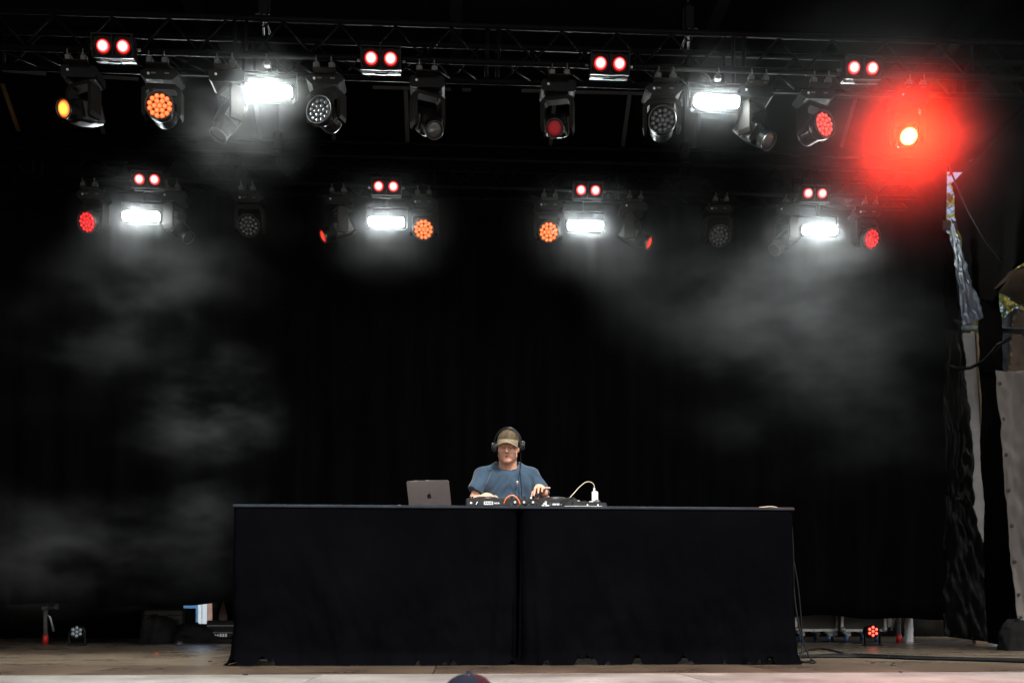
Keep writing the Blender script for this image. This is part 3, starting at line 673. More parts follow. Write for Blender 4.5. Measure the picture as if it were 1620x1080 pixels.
# ================================================================== booth
ZT = HC+(HY-800)/FPX*YT*1.002
ZT = 1.04
xa = at(369, 900, YT).x; xm = at(821, 900, YT).x; xb = at(1256, 900, YT).x
DT = .78           # depth of a table
M['board_blue'] = mat('blue_black_laminate', (.0085, .0125, .019), .4, spec=.25, var=.4, vscale=7)
def table(x0, x1, label):
    t = thing('folding_table', ((x0+x1)/2, YT+DT/2, 0), label, 'table', 'tables of the DJ booth'); L = x1-x0-.06
    b = MB(); b.box((0, 0, ZT-.035), (L, DT-.06, .04), bev=.006); part('table_top', b, 'ply_black', t)
    b = MB(); b.box((0, -.004, ZT-.0085), (x1-x0+.006, DT+.010, .021), bev=.005); part('top_board', b, 'board_blue', t)
    for sx in (-1, 1):
        for sy in (-1, 1):
            b = MB(); b.tube([(sx*(L/2-.08), sy*(DT/2-.09), .0), (sx*(L/2-.08), sy*(DT/2-.09), ZT-.055)], .02, 8); part('leg', b, 'steel', t)
table(xa, xm, 'table under the left black cloth of the DJ booth'); table(xm, xb, 'table under the right black cloth of the DJ booth')
def cloth(x0, x1, seed, label, lfold, rfold):
    r = .035; path = []
    y0, y1 = YT, YT+DT
    def seg(a, b, n):
        for i in range(n): path.append((a[0]+(b[0]-a[0])*i/n, a[1]+(b[1]-a[1])*i/n))
    seg((x0, y1), (x0, y0+r), 18)
    for i in range(6): q = math.pi/2*i/6; path.append((x0+r-r*math.cos(q), y0+r-r*math.sin(q)))
    seg((x0+r, y0), (x1-r, y0), 150)
    for i in range(6): q = math.pi/2*i/6; path.append((x1-r+r*math.sin(q), y0+r-r*math.cos(q)))
    seg((x1, y0+r), (x1, y1), 18); path.append((x1, y1))
    n = len(path); cx_, cy_ = (x0+x1)/2, (y0+y1)/2
    NV = 46; v = []; f = []
    top = [(.028, .0), (.014, -.001), (.006, -.005), (.0015, -.011), (0, -.020)]
    rnd = random.Random(seed)
    for j in range(len(top)+NV):
        for i, (x, y) in enumerate(path):
            nx = -1 if x <= x0+1e-6 else 1 if x >= x1-1e-6 else (x-cx_)/(x1-x0)*.0
            ny = -1 if y < y0+.001 else 0
            if x0+1e-6 < x < x1-1e-6 and y0+1e-6 < y < y0+r: q = 1; nx = (-1 if x < cx_ else 1)*.7; ny = -.7
            if j < len(top):
                ins, dz = top[j]; z = ZT+dz+.0015*fbm(x*5, y*5, seed); px, py_ = x-nx*ins, y-ny*ins
            else:
                k = (j-len(top)+1)/NV; z = (ZT-.02)*(1-k)
                u = (x-x0)/(x1-x0)
                d = .020*k*fbm(x*2.2+seed, z*1.1, seed)+.014*fbm(x*6, z*2.5+seed, seed*2)*k**.5
                d += .028*k*math.sin(x*4.2+seed+.8*z+1.2*fbm(x*1.3, z, seed))*k
                # slack folds drawn diagonally from the upper corners
                d += .012*math.exp(-((u-.18-.25*k)/.035)**2)*k*(1-k)*4+.010*math.exp(-((u-.78+.12*k)/.03)**2)*k*2*(1-k*.5)
                if rfold: d -= .05*math.exp(-((1-u)/.022)**2)*(.25+.75*k); d += .035*math.exp(-((1-u-.05-.03*k)/.02)**2)*k
                if lfold: d -= .05*math.exp(-(u/.022)**2)*(.25+.75*k); d += .035*math.exp(-((u-.05-.03*k)/.02)**2)*k
                if k > .93: d += .045*((k-.93)/.07)*(1+.6*fbm(x*7, 0, seed))     # bottom hem kicks out over the floor
                z2 = z+(max(0, fbm(x*9, 3.3, seed)-.28)*.10 if k > .97 else 0)
                if k < .97 or True: z = max(z2, .004)
                w_ = .03*k if (nx and abs(nx) == 1) else 0
                px, py_ = x+nx*(d*.6+w_*.6), y+ny*d
                if j == len(top)+NV-1 and i < 26: px -= .02
            v.append((px, py_, z))
    for j in range(len(top)+NV-1):
        for i in range(n-1): f.append((j*n+i, j*n+i+1, (j+1)*n+i+1, (j+1)*n+i))
    b = MB(); b.add(v, f, True)
    # top sheet
    b.grid(lambda u, w_: (x0+.027+(x1-x0-.054)*u, y0+.027+(y1-y0-.027)*w_, ZT+.0012*fbm(u*9, w_*4, seed)), 40, 12)
    o = part('table_cloth', b, 'cloth'); tag(o, label, 'tablecloth', 'black cloths of the DJ booth'); return o
cloth(xa, xm-.004, 2.3, 'black cloth draped over the left half of the DJ booth', False, True)
cloth(xm+.004, xb, 5.1, 'black cloth draped over the right half of the DJ booth', True, False)
TOP = ZT+.003

# ------------------------------------------------------------------ laptop
lp = at(681, 797, 6.93)
t = thing('laptop', (lp.x, 6.93, TOP), 'open grey laptop with its lid towards the camera', 'laptop', rz=R(-14))
b = MB(); b.box((0, .105, .008), (.30, .21, .014), bev=.004); part('keyboard_base', b, 'laptop', t)
ang = R(22)
lm = Matrix.Translation((0, 0, .016)) @ Matrix.Rotation(ang, 4, 'X')
b = MB(); b.prism(rounded(.30, .205, .009), -.0025, .0025); lid = part('lid', b, 'laptop', t, mtx=lm)
b = MB(); b.prism(rounded(.288, .19, .005), .0027, .0032, Matrix.Translation((0, 0, .008))); part('screen', b, 'glass_off', lid)
# dark fruit mark on the lid
m = []
for k in range(40):
    a = 2*math.pi*k/40; x = math.cos(a); z = math.sin(a); r_ = 1.0
    if z > 0: r_ -= .16*math.exp(-(x/.28)**2)*z
    else: r_ -= .10*math.exp(-(x/.22)**2)*-z
    X, Zz = x*r_*.98, z*r_*1.02
    dd = math.hypot(X-1.12, Zz-.12)
    if dd < .42: X = 1.12-math.sqrt(max(0, .42**2-(Zz-.12)**2))
    m.append((X*.0155, Zz*.0165))
b = MB(); b.prism(m, -.0036, -.0026); b.prism([(.001, .0195), (.0035, .0165), (.0085, .021), (.0095, .0265), (.0055, .0255), (.002, .0225)], -.0036, -.0026)
part('emblem', b, 'laptop_dark', lid, (0.002, 0, .096))
b = MB(); b.tube([(-.13, 0, .0), (.13, 0, .0)], .006, 8); part('hinge', b, 'laptop_dark', t, (0, .004, .012))

# ------------------------------------------------------------------ DJ controller, its rear panel to the audience
gl = at(737, 797, 6.60); gr = at(914, 797, 6.60); GW = gr.x-gl.x; gc = (gl.x+gr.x)/2
t = thing('dj_controller', (gc, 6.60, TOP), 'black DJ controller under the man hands, rear panel with white lettering to the front', 'dj controller', rz=0)
GH = .052
b = MB(); b.box((0, .19, GH/2+.004), (GW, .38, GH), bev=.006); part('chassis', b, 'gear', t)
b = MB(); b.box((0, .19, GH+.0055), (GW-.02, .36, .003)); part('top_plate', b, 'gear_top', t)
for sx in (-1, 1):
    b = MB(); b.lathe([(0.0001, .024), (.03, .024), (.032, .022), (.085, .022), (.09, .018), (.092, .0)], 40, axis='z'); j = part('jog_wheel', b, 'gear', t, (sx*GW*.31, .20, GH+.007))
    b = MB(); b.lathe([(.0001, .0258), (.083, .0255), (.0845, .0225)], 40, axis='z'); part('jog_surface', b, 'satin', j)
    b = MB(); b.lathe([(.0001, .0275), (.014, .0275), (.016, .026)], 20, axis='z'); part('jog_centre', b, 'gear_top', j)
    for k in range(4):
        b = MB(); b.box((0, 0, .004), (.024, .024, .008), bev=.003); part('pad', b, 'tag' if k == 2 else 'housing2', t, (sx*GW*.31-.054+k*.036, .35, GH+.007))
random.seed(3)
kn = MB(); kn.lathe([(.0065, 0), (.0065, .012), (.0045, .016), (.0001, .016)], 12, axis='z'); knm = kn.mesh('knob', M['housing2'])
kn2 = MB(); kn2.lathe([(.006, 0), (.006, .010), (.004, .013), (.0001, .013)], 12, axis='z'); kn2m = kn2.mesh('knob', M['white_plastic'])
for ci in range(4):
    for rj in range(5): put('knob', kn2m if (ci*3+rj) % 7 == 2 else knm, t, ((ci-1.5)*.042, .04+rj*.048, GH+.007))
    b = MB(); b.box((0, 0, .006), (.012, .02, .012), bev=.003); part('fader', b, 'housing2', t, ((ci-1.5)*.042, .30+.02*(ci % 2), GH+.007))
for xx in (-.46, -.44, .44, .47): put('knob', knm, t, (xx*GW, .05, GH+.007))
# rear panel: lettering, sockets, switch
def decal(s_, size, x, z, mt='white_ink', bold=.0004):
    me = text_mesh(s_, size, M[mt], .0004, bold); return put('lettering', me, t, (x, -.0012, z), (R(90), 0, 0))
pl = MB(); pl.box((0, 0, 0), (.060, .0012, .021)); part('logo_plate', pl, 'white_ink', t, (gl.x-gc+.150, -.0008, .026))
me = text_mesh('RANE', .0205, M['gear'], .0004, .0007); put('lettering', me, t, (gl.x-gc+.150, -.0018, .026), (R(90), 0, 0))
decal('FOUR', .0135, gl.x-gc+.206, .025)
decal('serato', .023, gl.x-gc+.605, .022, bold=.0006)
b = MB(); b.lathe([(.0001, -.003), (.008, -.003), (.008, 0)], 16); part('socket', b, 'white_plastic', t, (gl.x-gc+.034, -.0005, .025))
b = MB(); b.lathe([(.0001, -.002), (.012, -.002), (.012, 0)], 18); k_ = part('dial', b, 'gear_top', t, (gl.x-gc+.072, -.0005, .025))
b = MB(); b.box((0, -.004, 0), (.004, .004, .022)); part('pointer', b, 'white_plastic', k_, None, (0, R(28), 0))
for i, xx in enumerate((.30, .325, .35, .385, .41, .445, .475, .53, .56)):
    b = MB(); b.lathe([(.0035, -.001), (.0035, -.010), (.0075, -.010), (.0075, 0)], 14); part('socket', b, ('satin', 'white_plastic', 'gear_top', 'tag')[(i*5) % 4], t, (gl.x-gc+xx, -.0005, .018+.014*(i % 2)))
# ------------------------------------------------------------------ right hand effects unit and small things
ur = at(934, 797, 6.58)
t = thing('effects_unit', (ur.x, 6.58, TOP), 'low black pad unit with buttons right of the DJ controller', 'dj gear')
b = MB(); b.prism([(-.115, .002), (.115, .002), (.105, .03), (-.115, .044)], 0, .20); part('case', b, 'gear', t)
for k in range(4):
    b = MB(); b.box((0, 0, 0), (.028, .028, .008), bev=.003); part('button', b, 'tag' if k % 2 == 0 else 'housing2', t, (-.08+k*.045, .05, .046-k*.0027))
for k in (-.02, .05):
    b = MB(); b.lathe([(.0001, -.004), (.006, -.004), (.006, 0)], 12); part('socket', b, 'white_plastic', t, (k, -.0005, .014))
b = MB(); b.box((-.02, -.012, .0035), (.25, .006, .005), bev=.001)  # table edge highlight put in as a white strip
tag(part('edge_highlight_strip', b, 'white_plastic', None, (ur.x-.03, 6.57, TOP)), 'thin white strip standing in for the highlight on the booth edge before the pad unit', 'strip')
# white charger standing on its end with a beige cable
ch = at(941, 782, 6.72)
t = thing('power_adapter', (ch.x, 6.72, TOP+.042), 'white power adapter sticking up from the gear right of the man', 'adapter')
b = MB(); b.box((0, 0, .045), (.042, .024, .072), bev=.006); part('body', b, 'white_plastic', t)
b = MB(); b.box((-.004, 0, .09), (.012, .009, .03), bev=.003); part('plug', b, 'white_plastic', t)
b = MB(); b.box((-.006, 0, -.02), (.012, .012, .066), bev=.002); part('stand_pin', b, 'white_plastic', t)
pts = [Vector((-.004, 0, .10)), Vector((-.006, 0, .125)), Vector((-.03, -.01, .142)), Vector((-.065, -.02, .14)), Vector((-.11, -.04, .105)), Vector((-.15, -.06, .06)), Vector((-.19, -.08, .015)), Vector((-.215, -.1, -.025)), Vector((-.225, -.1, -.036))]
def smooth(p, n=5):
    out = []
    for i in range(len(p)-1):
        a, b_, c_, d_ = p[max(i-1, 0)], p[i], p[i+1], p[min(i+2, len(p)-1)]
        for k in range(n):
            s_ = k/n; out.append(.5*((2*b_)+(c_-a)*s_+(2*a-5*b_+4*c_-d_)*s_*s_+(3*b_-a-3*c_+d_)*s_**3))
    return out+[p[-1]]
def wire(name, pts, r, m, label, cat='cable', n=8):
    b = MB(); b.tube(smooth([Vector(p) for p in pts]), r, n); return tag(part(name, b, m), label, cat)
b = MB(); b.tube(smooth(pts), .0028, 8); part('cord', b, 'beige', t)
# black clip at the adapter foot and a white mouse-like puck
o = lump('cloth_pouch', (ch.x+.015, 6.70, TOP+.035), (.022, .012, .03), 'rubber', 'small black pouch at the foot of the white adapter', 'pouch', 2.)
pk = at(909, 790, 6.75)
b = MB(); b.lathe([(.0001, .03), (.012, .029), (.022, .022), (.026, .010), (.022, .0), (.0001, .0)], 20, axis='z', mtx=Matrix.Diagonal((1, .7, 1, 1)))
tag(part('white_plug', b, 'white_plastic', None, (pk.x, 6.75, TOP+.036)), 'rounded white plug top lying on the gear by the beige cord', 'plug')
# cables over the controller
c0 = at(798, 798, 6.56); c1 = at(822, 798, 6.57)
wire('patch_cable', [(c0.x, 6.585, TOP+.012), (c0.x-.003, 6.56, TOP+.016), (c0.x+.010, 6.55, TOP+.050), (c0.x+.045, 6.55, TOP+.072), (c0.x+.08, 6.55, TOP+.058), (c1.x, 6.555, TOP+.018), (c1.x-.012, 6.575, TOP+.006)], .0042, 'orange', 'bright orange patch cable looping up from the controller rear')
q0 = at(832, 797, 6.56); q1 = at(846, 787, 6.56); q2 = at(862, 797, 6.56)
wire('audio_cable', [(q0.x-.02, 6.56, TOP+.006), (q0.x, 6.55, TOP+.012), (q1.x-.01, 6.555, TOP+.043), (q1.x+.01, 6.56, TOP+.046), (q2.x-.02, 6.555, TOP+.02), (q2.x, 6.55, TOP+.006)], .0035, 'cable', 'black audio cable bent over the controller rear panel')
q0 = at(886, 797, 6.57); q1 = at(896, 786, 6.6); q2 = at(912, 787, 6.6)
wire('audio_cable', [(q0.x, 6.57, TOP+.005), (q0.x+.006, 6.565, TOP+.03), (q1.x, 6.58, TOP+.058), (q2.x-.01, 6.62, TOP+.062), (q2.x, 6.66, TOP+.052)], .004, 'cable', 'black cable arching over the right end of the controller')
q0 = at(858, 798, 6.56); b = MB(); b.box((0, 0, .006), (.05, .012, .010), bev=.003); b.box((-.004, 0, .016), (.022, .012, .014), bev=.003)
tag(part('cable_adapter', b, 'white_plastic', None, (q0.x+.02, 6.555, TOP)), 'small white cable adapter before the controller lettering', 'adapter')
w0 = at(1172, 799, 6.8)
wire('thin_wire', [(w0.x, 6.7, TOP+.004), (w0.x+.06, 6.7, TOP+.012), (w0.x+.12, 6.72, TOP+.022), (w0.x+.2, 6.73, TOP+.028), (w0.x+.25, 6.7, TOP+.012), (w0.x+.29, 6.66, TOP+.004)], .003, 'beige', 'thin pale wire lying on the right end of the booth top')
for i, (pxa, pxb, lab) in enumerate(((392, 478, 'pale paper strip lying on the left end of the booth top'), (566, 640, 'pale paper strip lying on the booth top left of the laptop'))):
    p, q = at(pxa, 797, 6.58), at(pxb, 797, 6.58)
    b = MB(); b.sheet(lambda u, v: (p.x+(q.x-p.x)*u, 6.56+.05*v, TOP+.0015+.004*max(0, fbm(u*6, v, i+2))), 24, 3, .001, (0, 0, 1)); tag(part('paper_strip', b, 'white_ink'), lab, 'paper')

# ------------------------------------------------------------------ cables on the floor and down the booth side
e0 = at(1256, 802, YT+.1)
wire('hanging_cable', [(xb+.02, YT+.12, ZT-.05), (xb+.035, YT+.12, ZT-.25), (xb+.045, YT+.13, .5), (xb+.07, YT+.10, .25), (xb+.12, YT+.06, .06), (xb+.155, YT+.03, .012), (xb+.10, YT+.0, .012)], .006, 'cable', 'black cable hanging down the right side of the booth, nearer loop')
wire('hanging_cable', [(xb+.02, YT+.2, ZT-.05), (xb+.06, YT+.2, ZT-.3), (xb+.10, YT+.2, .5), (xb+.125, YT+.2, .2), (xb+.11, YT+.16, .06), (xb+.04, YT+.10, .012), (xb-.0+.02, YT+.06, .012)], .006, 'cable', 'black cable hanging down the right side of the booth, farther loop')
def fcable(pxs, r, label, m='cable'):
    wire('floor_cable', [on_floor(a, b_)+Vector((0, 0, r)) for a, b_ in pxs], r, m, label, n=6)
fcable([(1250, 1038), (1300, 1038), (1350, 1037), (1420, 1040), (1500, 1043), (1580, 1045), (1680, 1047)], .012, 'thick black cable running across the floor right of the booth')
fcable([(1250, 1041), (1290, 1040), (1360, 1040), (1440, 1043), (1520, 1045), (1680, 1050)], .010, 'second black cable beside the thick one on the floor')
fcable([(1262, 1036), (1275, 1030), (1295, 1027), (1310, 1028), (1335, 1034), (1352, 1037)], .008, 'grey cable curving over the floor right of the booth', 'housing2')
fcable([(1252, 1044), (1264, 1047), (1276, 1048), (1284, 1045)], .007, 'short black cable end at the booth right corner')

# ------------------------------------------------------------------ floor lights
def par(px, py, lens, label, rz):
    p = on_floor(px, 1020.5); c_ = at(px, py, p.y)
    t = thing('floor_par_light', (p.x, p.y, 0), label, 'stage light', 'LED floor lights', rz)
    zc = c_.z
    b = MB(); b.lathe([(.0001, .12), (.05, .12), (.066, .10), (.07, 0), (.073, -.02), (.070, -.026), (.066, -.018), (.0001, -.016)], 28); h = part('housing', b, 'housing', t, (0, 0, zc), (R(-4), 0, 0))
    b = MB(); b.lathe([(.0185, -.016), (.017, -.021), (.009, -.0245), (.0001, -.0255)], 14)
    me = b.mesh('led_lens', lens)
    for u, v in [(0, 0)]+[(math.cos(k*math.pi/3+.5)*.042, math.sin(k*math.pi/3+.5)*.042) for k in range(6)]: put('led_lens', me, h, (u, 0, v))
    b = MB()
    for s_ in (-1, 1): b.prism([(s_*.078, zc), (s_*.084, zc), (s_*.084, .01), (s_*.078, .01)], -.02, .02)
    b.box((0, 0, .006), (.168, .10, .012)); part('bracket', b, 'housing2', t)
par(1380, 998, glow('par_red', (1, .18, .10), (1, .01, .01), 2.2, 1.0, .019, sampled=True), 'floor light with seven red lenses right of the booth', 0)
M['par_off'] = mat('par_lens_off', (.30, .36, .40), .2, spec=.7)
par(122, 999, M['par_off'], 'unlit floor light with seven pale lenses at the left', R(6))

# ------------------------------------------------------------------ poles, cases and odds under the curtain
def pole(px, label, lean):
    p = on_floor(px, 1019.5); p.y = YB+.22; p.x = at(px, 1000, YB+.22).x; p.z = 0
    t = thing('support_pole', p, label, 'pole', 'curtain support poles')
    b = MB(); b.tube([(0, 0, .10), (0, 0, zt)], .024, 12); part('tube', b, 'steel', t)
    b = MB(); b.tube([(0, 0, .0), (0, 0, .10)], .029, 12); part('red_sleeve', b, 'red_plastic', t)
    b = MB(); b.tube([(0, 0, .33), (lean*.05, 0, .30), (lean*.09, 0, .14)], .012, 8); part('brace', b, 'steel', t)
    b = MB(); b.box((0, 0, .40), (.07, .07, .05), bev=.01); b.tube([(.03, 0, .40), (.12, -.02, .41)], .014, 8); b.box((.13, -.02, .415), (.03, .06, .07), bev=.01); part('wing_clamp', b, 'satin', t)
pole(1422, 'steel support pole with red foot right of the red floor light', -1); pole(72, 'steel support pole with red foot left of the unlit floor light', 1)
o = lump('white_bag', (at(1438, 1010, YB+.35).x, YB+.35, 0), (.05, .04, .36), 'white_plastic', 'upright white sack behind the right support pole', 'bag', 5.)
def flight_case(px0, px1, Y, z0, h, depth, label, wheels=True, edge='alu'):
    a, b_ = at(px0, 990, Y), at(px1, 990, Y); L = b_.x-a.x
    t = thing('flight_case', ((a.x+b_.x)/2, Y+depth/2, 0), label, 'flight case', 'flight cases behind the curtain')
    b = MB(); b.box((0, 0, z0+h/2), (L, depth, h)); part('body', b, 'ply_black', t)
    e = .03
    for sx in (-1, 1):
        b = MB(); b.box((sx*(L/2-e/2+.003), -depth/2+e/2-.004, z0+h/2), (e, e, h)); part('edge_strip', b, edge, t)
        b = MB(); b.lathe([(.0001, -.018), (.02, -.014), (.03, -.004), (.032, .004)], 14); part('ball_corner', b, edge, t, (sx*(L/2-.022), -depth/2-.004, z0+.025))
    for z in (z0+e/2, z0+h-e/2):
        b = MB(); b.box((0, -depth/2+e/2-.0045, z), (L-.055, e, e-.001)); part('edge_strip', b, edge, t)
    for sx in (-.28, .28):
        b = MB()
        for q, d in (((0, -.06), (.17, .008)), ((0, .06), (.17, .008)), ((-.085, 0), (.008, .12)), ((.085, 0), (.008, .12))): b.box((q[0], 0, q[1]), (d[0], .008, d[1]+.004))
        hd = part('handle', b, edge, t, (sx*L, -depth/2-.005, z0+h*.62)); b = MB(); b.box((0, -.012, 0), (.11, .014, .016), bev=.004); part('grip', b, 'rubber', hd)
    if wheels:
        for sx in (-1, 1):
            for sy in (-1, 1):
                x, y = sx*(L/2-.09), sy*(depth/2-.09)
                b = MB(); b.lathe([(.0001, -.018), (.035, -.018), (.05, -.014), (.05, .014), (.035, .018), (.0001, .018)], 20, mtx=Matrix.Rotation(R(70), 4, 'Z')); wh = part('caster', b, 'blue_wheel', t, (x, y, .05))
                b = MB(); b.box((0, 0, z0-.012-.05), (.09, .07, .022)); b.box((.0, -.03, .02), (.03, .012, .07)); b.box((.03, -.03, .035), (.035, .012, .03)); part('fork', b, 'steel', wh)
CY = YB+.42
flight_case(1331, 1402, CY, .125, .62, .6, 'flight case on blue casters behind the red floor light')
flight_case(1258, 1326, CY+.12, .125, .60, .6, 'dark flight case on casters just right of the booth')
flight_case(225, 292, CY+.2, .03, .37, .5, 'low dark flight case under the curtain at the left', False, 'housing2')
# blue and white banner panel seen below the curtain
BY = 19.5; p = at(313, 960, BY)
t = thing('striped_banner', (p.x, BY, GZ), 'blue banner with white and brown stripes seen under the curtain at left', 'banner')
M['banner_blue'] = mat('banner_blue', (.02, .075, .16), .6, var=.15); M['banner_white'] = mat('banner_white', (.28, .33, .37), .6, var=.1, vscale=30); M['banner_brown'] = mat('banner_brown', (.14, .085, .07), .7, var=.2)
for a_, b_, m in ((250, 313, 'banner_blue'), (313.4, 319, 'banner_white'), (320, 327.5, 'banner_white'), (328, 360, 'banner_brown')):
    x0, x1 = at(a_, 960, BY).x-p.x, at(b_, 960, BY).x-p.x
    b = MB(); b.box(((x0+x1)/2, 0, 1.6), (x1-x0, .02, 3.2), bev=.003); part('stripe_board', b, m, t)
lump('stage_bag', (at(312, 1000, CY+.1).x, CY+.1, 0), (.30, .2, .22), 'stage_front', 'dark bag on the floor before the striped blue banner', 'bag', 7.)
lump('dark_wedge', (at(250, 1000, CY-.05).x, CY-.05, 0), (.20, .2, .30), 'stage_front', 'dark round-topped bag under the curtain at the left', 'bag', 1.)
p = at(352, 1005, CY)
t = thing('equipment_box', (p.x, CY, 0), 'grey equipment box with pale lettering at the booth left foot', 'box')
b = MB(); b.box((0, .15, .16), (.36, .3, .20), bev=.01); b.box((0, .15, .03), (.40, .34, .05), bev=.008); part('body', b, 'housing2', t)
b = MB(); b.box((0, -.004, .20), (.34, .008, .015)); b.box((0, -.004, .12), (.34, .008, .012)); part('trim', b, 'satin', t)
for k in range(7):
    b = MB(); b.box((-.14+k*.03, -.004, .09), (.02, .006, .035 if k > 3 else .018)); part('pale_mark', b, 'tag', t)
def cone(loc, label):
    b = MB(); b.lathe([(.05, 0), (.05, .05), (.03, .14), (.008, .24), (.0001, .25)], 14, axis='z', mtx=Matrix.Diagonal((1, .5, 1, 1)))
    tag(part('pale_cloth', b, 'banner_brown', None, loc), label, 'cloth')
cone((p.x-.03, CY+.15, .26), 'pale pointed cloth standing on the equipment box')
b = MB(); b.lathe([(.0001, .03), (.03, .026), (.05, .012), (.052, 0)], 18, axis='z'); tag(part('small_disc', b, 'satin', None, (at(284, 1013, CY-.2).x, CY-.2, 0)), 'small pale round object on the floor under the curtain', 'disc')
p = on_floor(248, 1034); b = MB(); b.box((0, 0, .006), (.02, .02, .012), bev=.003); tag(part('tape_mark', b, 'red_plastic', None, p), 'tiny red marker on the floor left of the booth', 'marker')
random.seed(5)
DIRT = ('dark dirt bit inside the red reflection, left one', 'dark dirt bit just right of the red reflection', 'dark dirt bit farther right of the red reflection, upper one', 'dark dirt bit farther right of the red reflection, lower one',
        'dark dirt bit nearest the camera right of the booth', 'dark dirt bit on the floor just left of the booth', 'dark dirt bit before the left corner of the booth')
for i, (px, py) in enumerate(((1381, 1048), (1397, 1047), (1414, 1049), (1413, 1052), (1425, 1063), (332, 1046), (388, 1067))):
    p = on_floor(px, py); b = MB(); b.box((0, 0, .004), (random.uniform(.015, .04), random.uniform(.01, .025), .007), bev=.002)
    tag(part('dirt_clod', b, 'rubber', None, p, (0, 0, random.uniform(0, 3))), DIRT[i], 'dirt', 'dirt bits on the stage floor')

# ================================================================== people
M['skin'] = mat('skin', (.60, .315, .21), .45, spec=.45, var=.10, vscale=22, bump=.06, bscale=140)
M['skin'].node_tree.nodes['Principled BSDF'].inputs['Subsurface Weight'].default_value = .03
M['skin'].node_tree.nodes['Principled BSDF'].inputs['Subsurface Radius'].default_value = (.008, .003, .002)
M['shirt'] = mat('blue_cotton', (.030, .054, .083), .9, spec=.15, var=.14, vscale=9, bump=.25, bscale=45, sheen=.15)
M['cap'] = mat('olive_cap', (.085, .064, .039), .9, spec=.15, var=.35, vscale=45, bump=.3, bscale=260)
M['bill'] = mat('pale_bill', (.17, .14, .095), .85, spec=.2, var=.25, vscale=40, bump=.2, bscale=200)
M['trouser'] = mat('dark_trousers', (.02, .022, .028), .9, var=.2)
M['hair'] = mat('short_brown_hair', (.05, .032, .02), .8, var=.3, vscale=80)
M['lip'] = mat('lip', (.36, .11, .085), .45)
M['brow'] = mat('brow_hair', (.20, .10, .06), .9, var=.3, vscale=90)
M['phones'] = mat('headphone_black', (.014, .014, .015), .28, spec=.6)

def rcone(P, a, b, ra, rb):
    a = np.array(a); b = np.array(b); ab = b-a; t = np.clip(((P-a)@ab)/(ab@ab), 0, 1)
    return np.linalg.norm(P-a-t[..., None]*ab, axis=-1)-(ra+(rb-ra)*t)
def ell(P, c, r):
    r = np.array(r); q = (P-np.array(c)); k0 = np.linalg.norm(q/r, axis=-1); k1 = np.linalg.norm(q/(r*r), axis=-1)
    return k0*(k0-1)/np.maximum(k1, 1e-6)
def field(prims, lo, hi, h):
    lo = np.array(lo); hi = np.array(hi); n = np.ceil((hi-lo)/h).astype(int)+1
    ax = [lo[i]+h*np.arange(n[i]) for i in range(3)]
    F = np.full(tuple(n), .08, np.float32)
    for pr in prims:
        kind, k = pr[0], pr[-1]
        if kind == 'c': c = np.array([pr[1], pr[2]]); rr = max(pr[3], pr[4])
        else: c = np.array([pr[1]]); rr = max(pr[2])
        m = rr+.085
        i0 = np.maximum(((c.min(0)-m-lo)/h).astype(int), 0); i1 = np.minimum(((c.max(0)+m-lo)/h).astype(int)+2, n)
        if (i1 <= i0).any(): continue
        G = np.stack(np.meshgrid(*[ax[i][i0[i]:i1[i]] for i in range(3)], indexing='ij'), -1)
        d = (rcone(G, pr[1], pr[2], pr[3], pr[4]) if kind == 'c' else ell(G, pr[1], pr[2])).astype(np.float32)
        sl = tuple(slice(i0[i], i1[i]) for i in range(3)); A = F[sl]
        if kind == 'sub':
            d = -d; hh = np.clip(.5-.5*(A-d)/k, 0, 1) if k else None
            F[sl] = A*(1-hh)+d*hh+k*hh*(1-hh)
        else:
            hh = np.clip(.5+.5*(A-d)/k, 0, 1); F[sl] = A*(1-hh)+d*hh-k*hh*(1-hh)
    return F, lo, h
def nets(F, lo, h):
    """naive surface nets"""
    s = F < 0
    c = [s[i:s.shape[0]-1+i, j:s.shape[1]-1+j, k:s.shape[2]-1+k] for i in (0, 1) for j in (0, 1) for k in (0, 1)]
    tot = sum(x.astype(np.int8) for x in c); act = (tot > 0) & (tot < 8)
    idx = -np.ones(act.shape, np.int64); ii = np.argwhere(act); idx[act] = np.arange(len(ii))
    acc = np.zeros((len(ii), 3)); cnt = np.zeros(len(ii))
    cor = [(i, j, k) for i in (0, 1) for j in (0, 1) for k in (0, 1)]
    for a in range(8):
        for b in range(a+1, 8):
            A, B = np.array(cor[a]), np.array(cor[b])
            if abs(A-B).sum() != 1: continue
            fa = F[tuple((ii+A).T)]; fb = F[tuple((ii+B).T)]; m = (fa < 0) != (fb < 0)
            t = np.where(m, fa/np.where(m, fa-fb, 1), 0)
            acc += np.where(m[:, None], A+(B-A)*t[:, None], 0); cnt += m
    V = lo+h*(ii+acc/cnt[:, None]); Q = []
    for ax_ in range(3):
        o = [0, 0, 0]; o[ax_] = 1
        a = s[:s.shape[0]-o[0], :s.shape[1]-o[1], :s.shape[2]-o[2]]; b = s[o[0]:, o[1]:, o[2]:]
        e = np.argwhere(a != b); u, v = [(1, 2), (2, 0), (0, 1)][ax_]
        e = e[(e[:, u] > 0) & (e[:, v] > 0)]
        e = e[(e[:, u] < act.shape[u]) & (e[:, v] < act.shape[v]) & (e[:, ax_] < act.shape[ax_])]
        du = np.zeros(3, int); du[u] = 1; dv = np.zeros(3, int); dv[v] = 1
        q = np.stack([idx[tuple((e-du-dv).T)], idx[tuple((e-dv).T)], idx[tuple(e.T)], idx[tuple((e-du).T)]], 1)
        ins = s[tuple(e.T)]; q[~ins] = q[~ins][:, ::-1]; Q.append(q[(q >= 0).all(1)])
    return V, np.concatenate(Q)
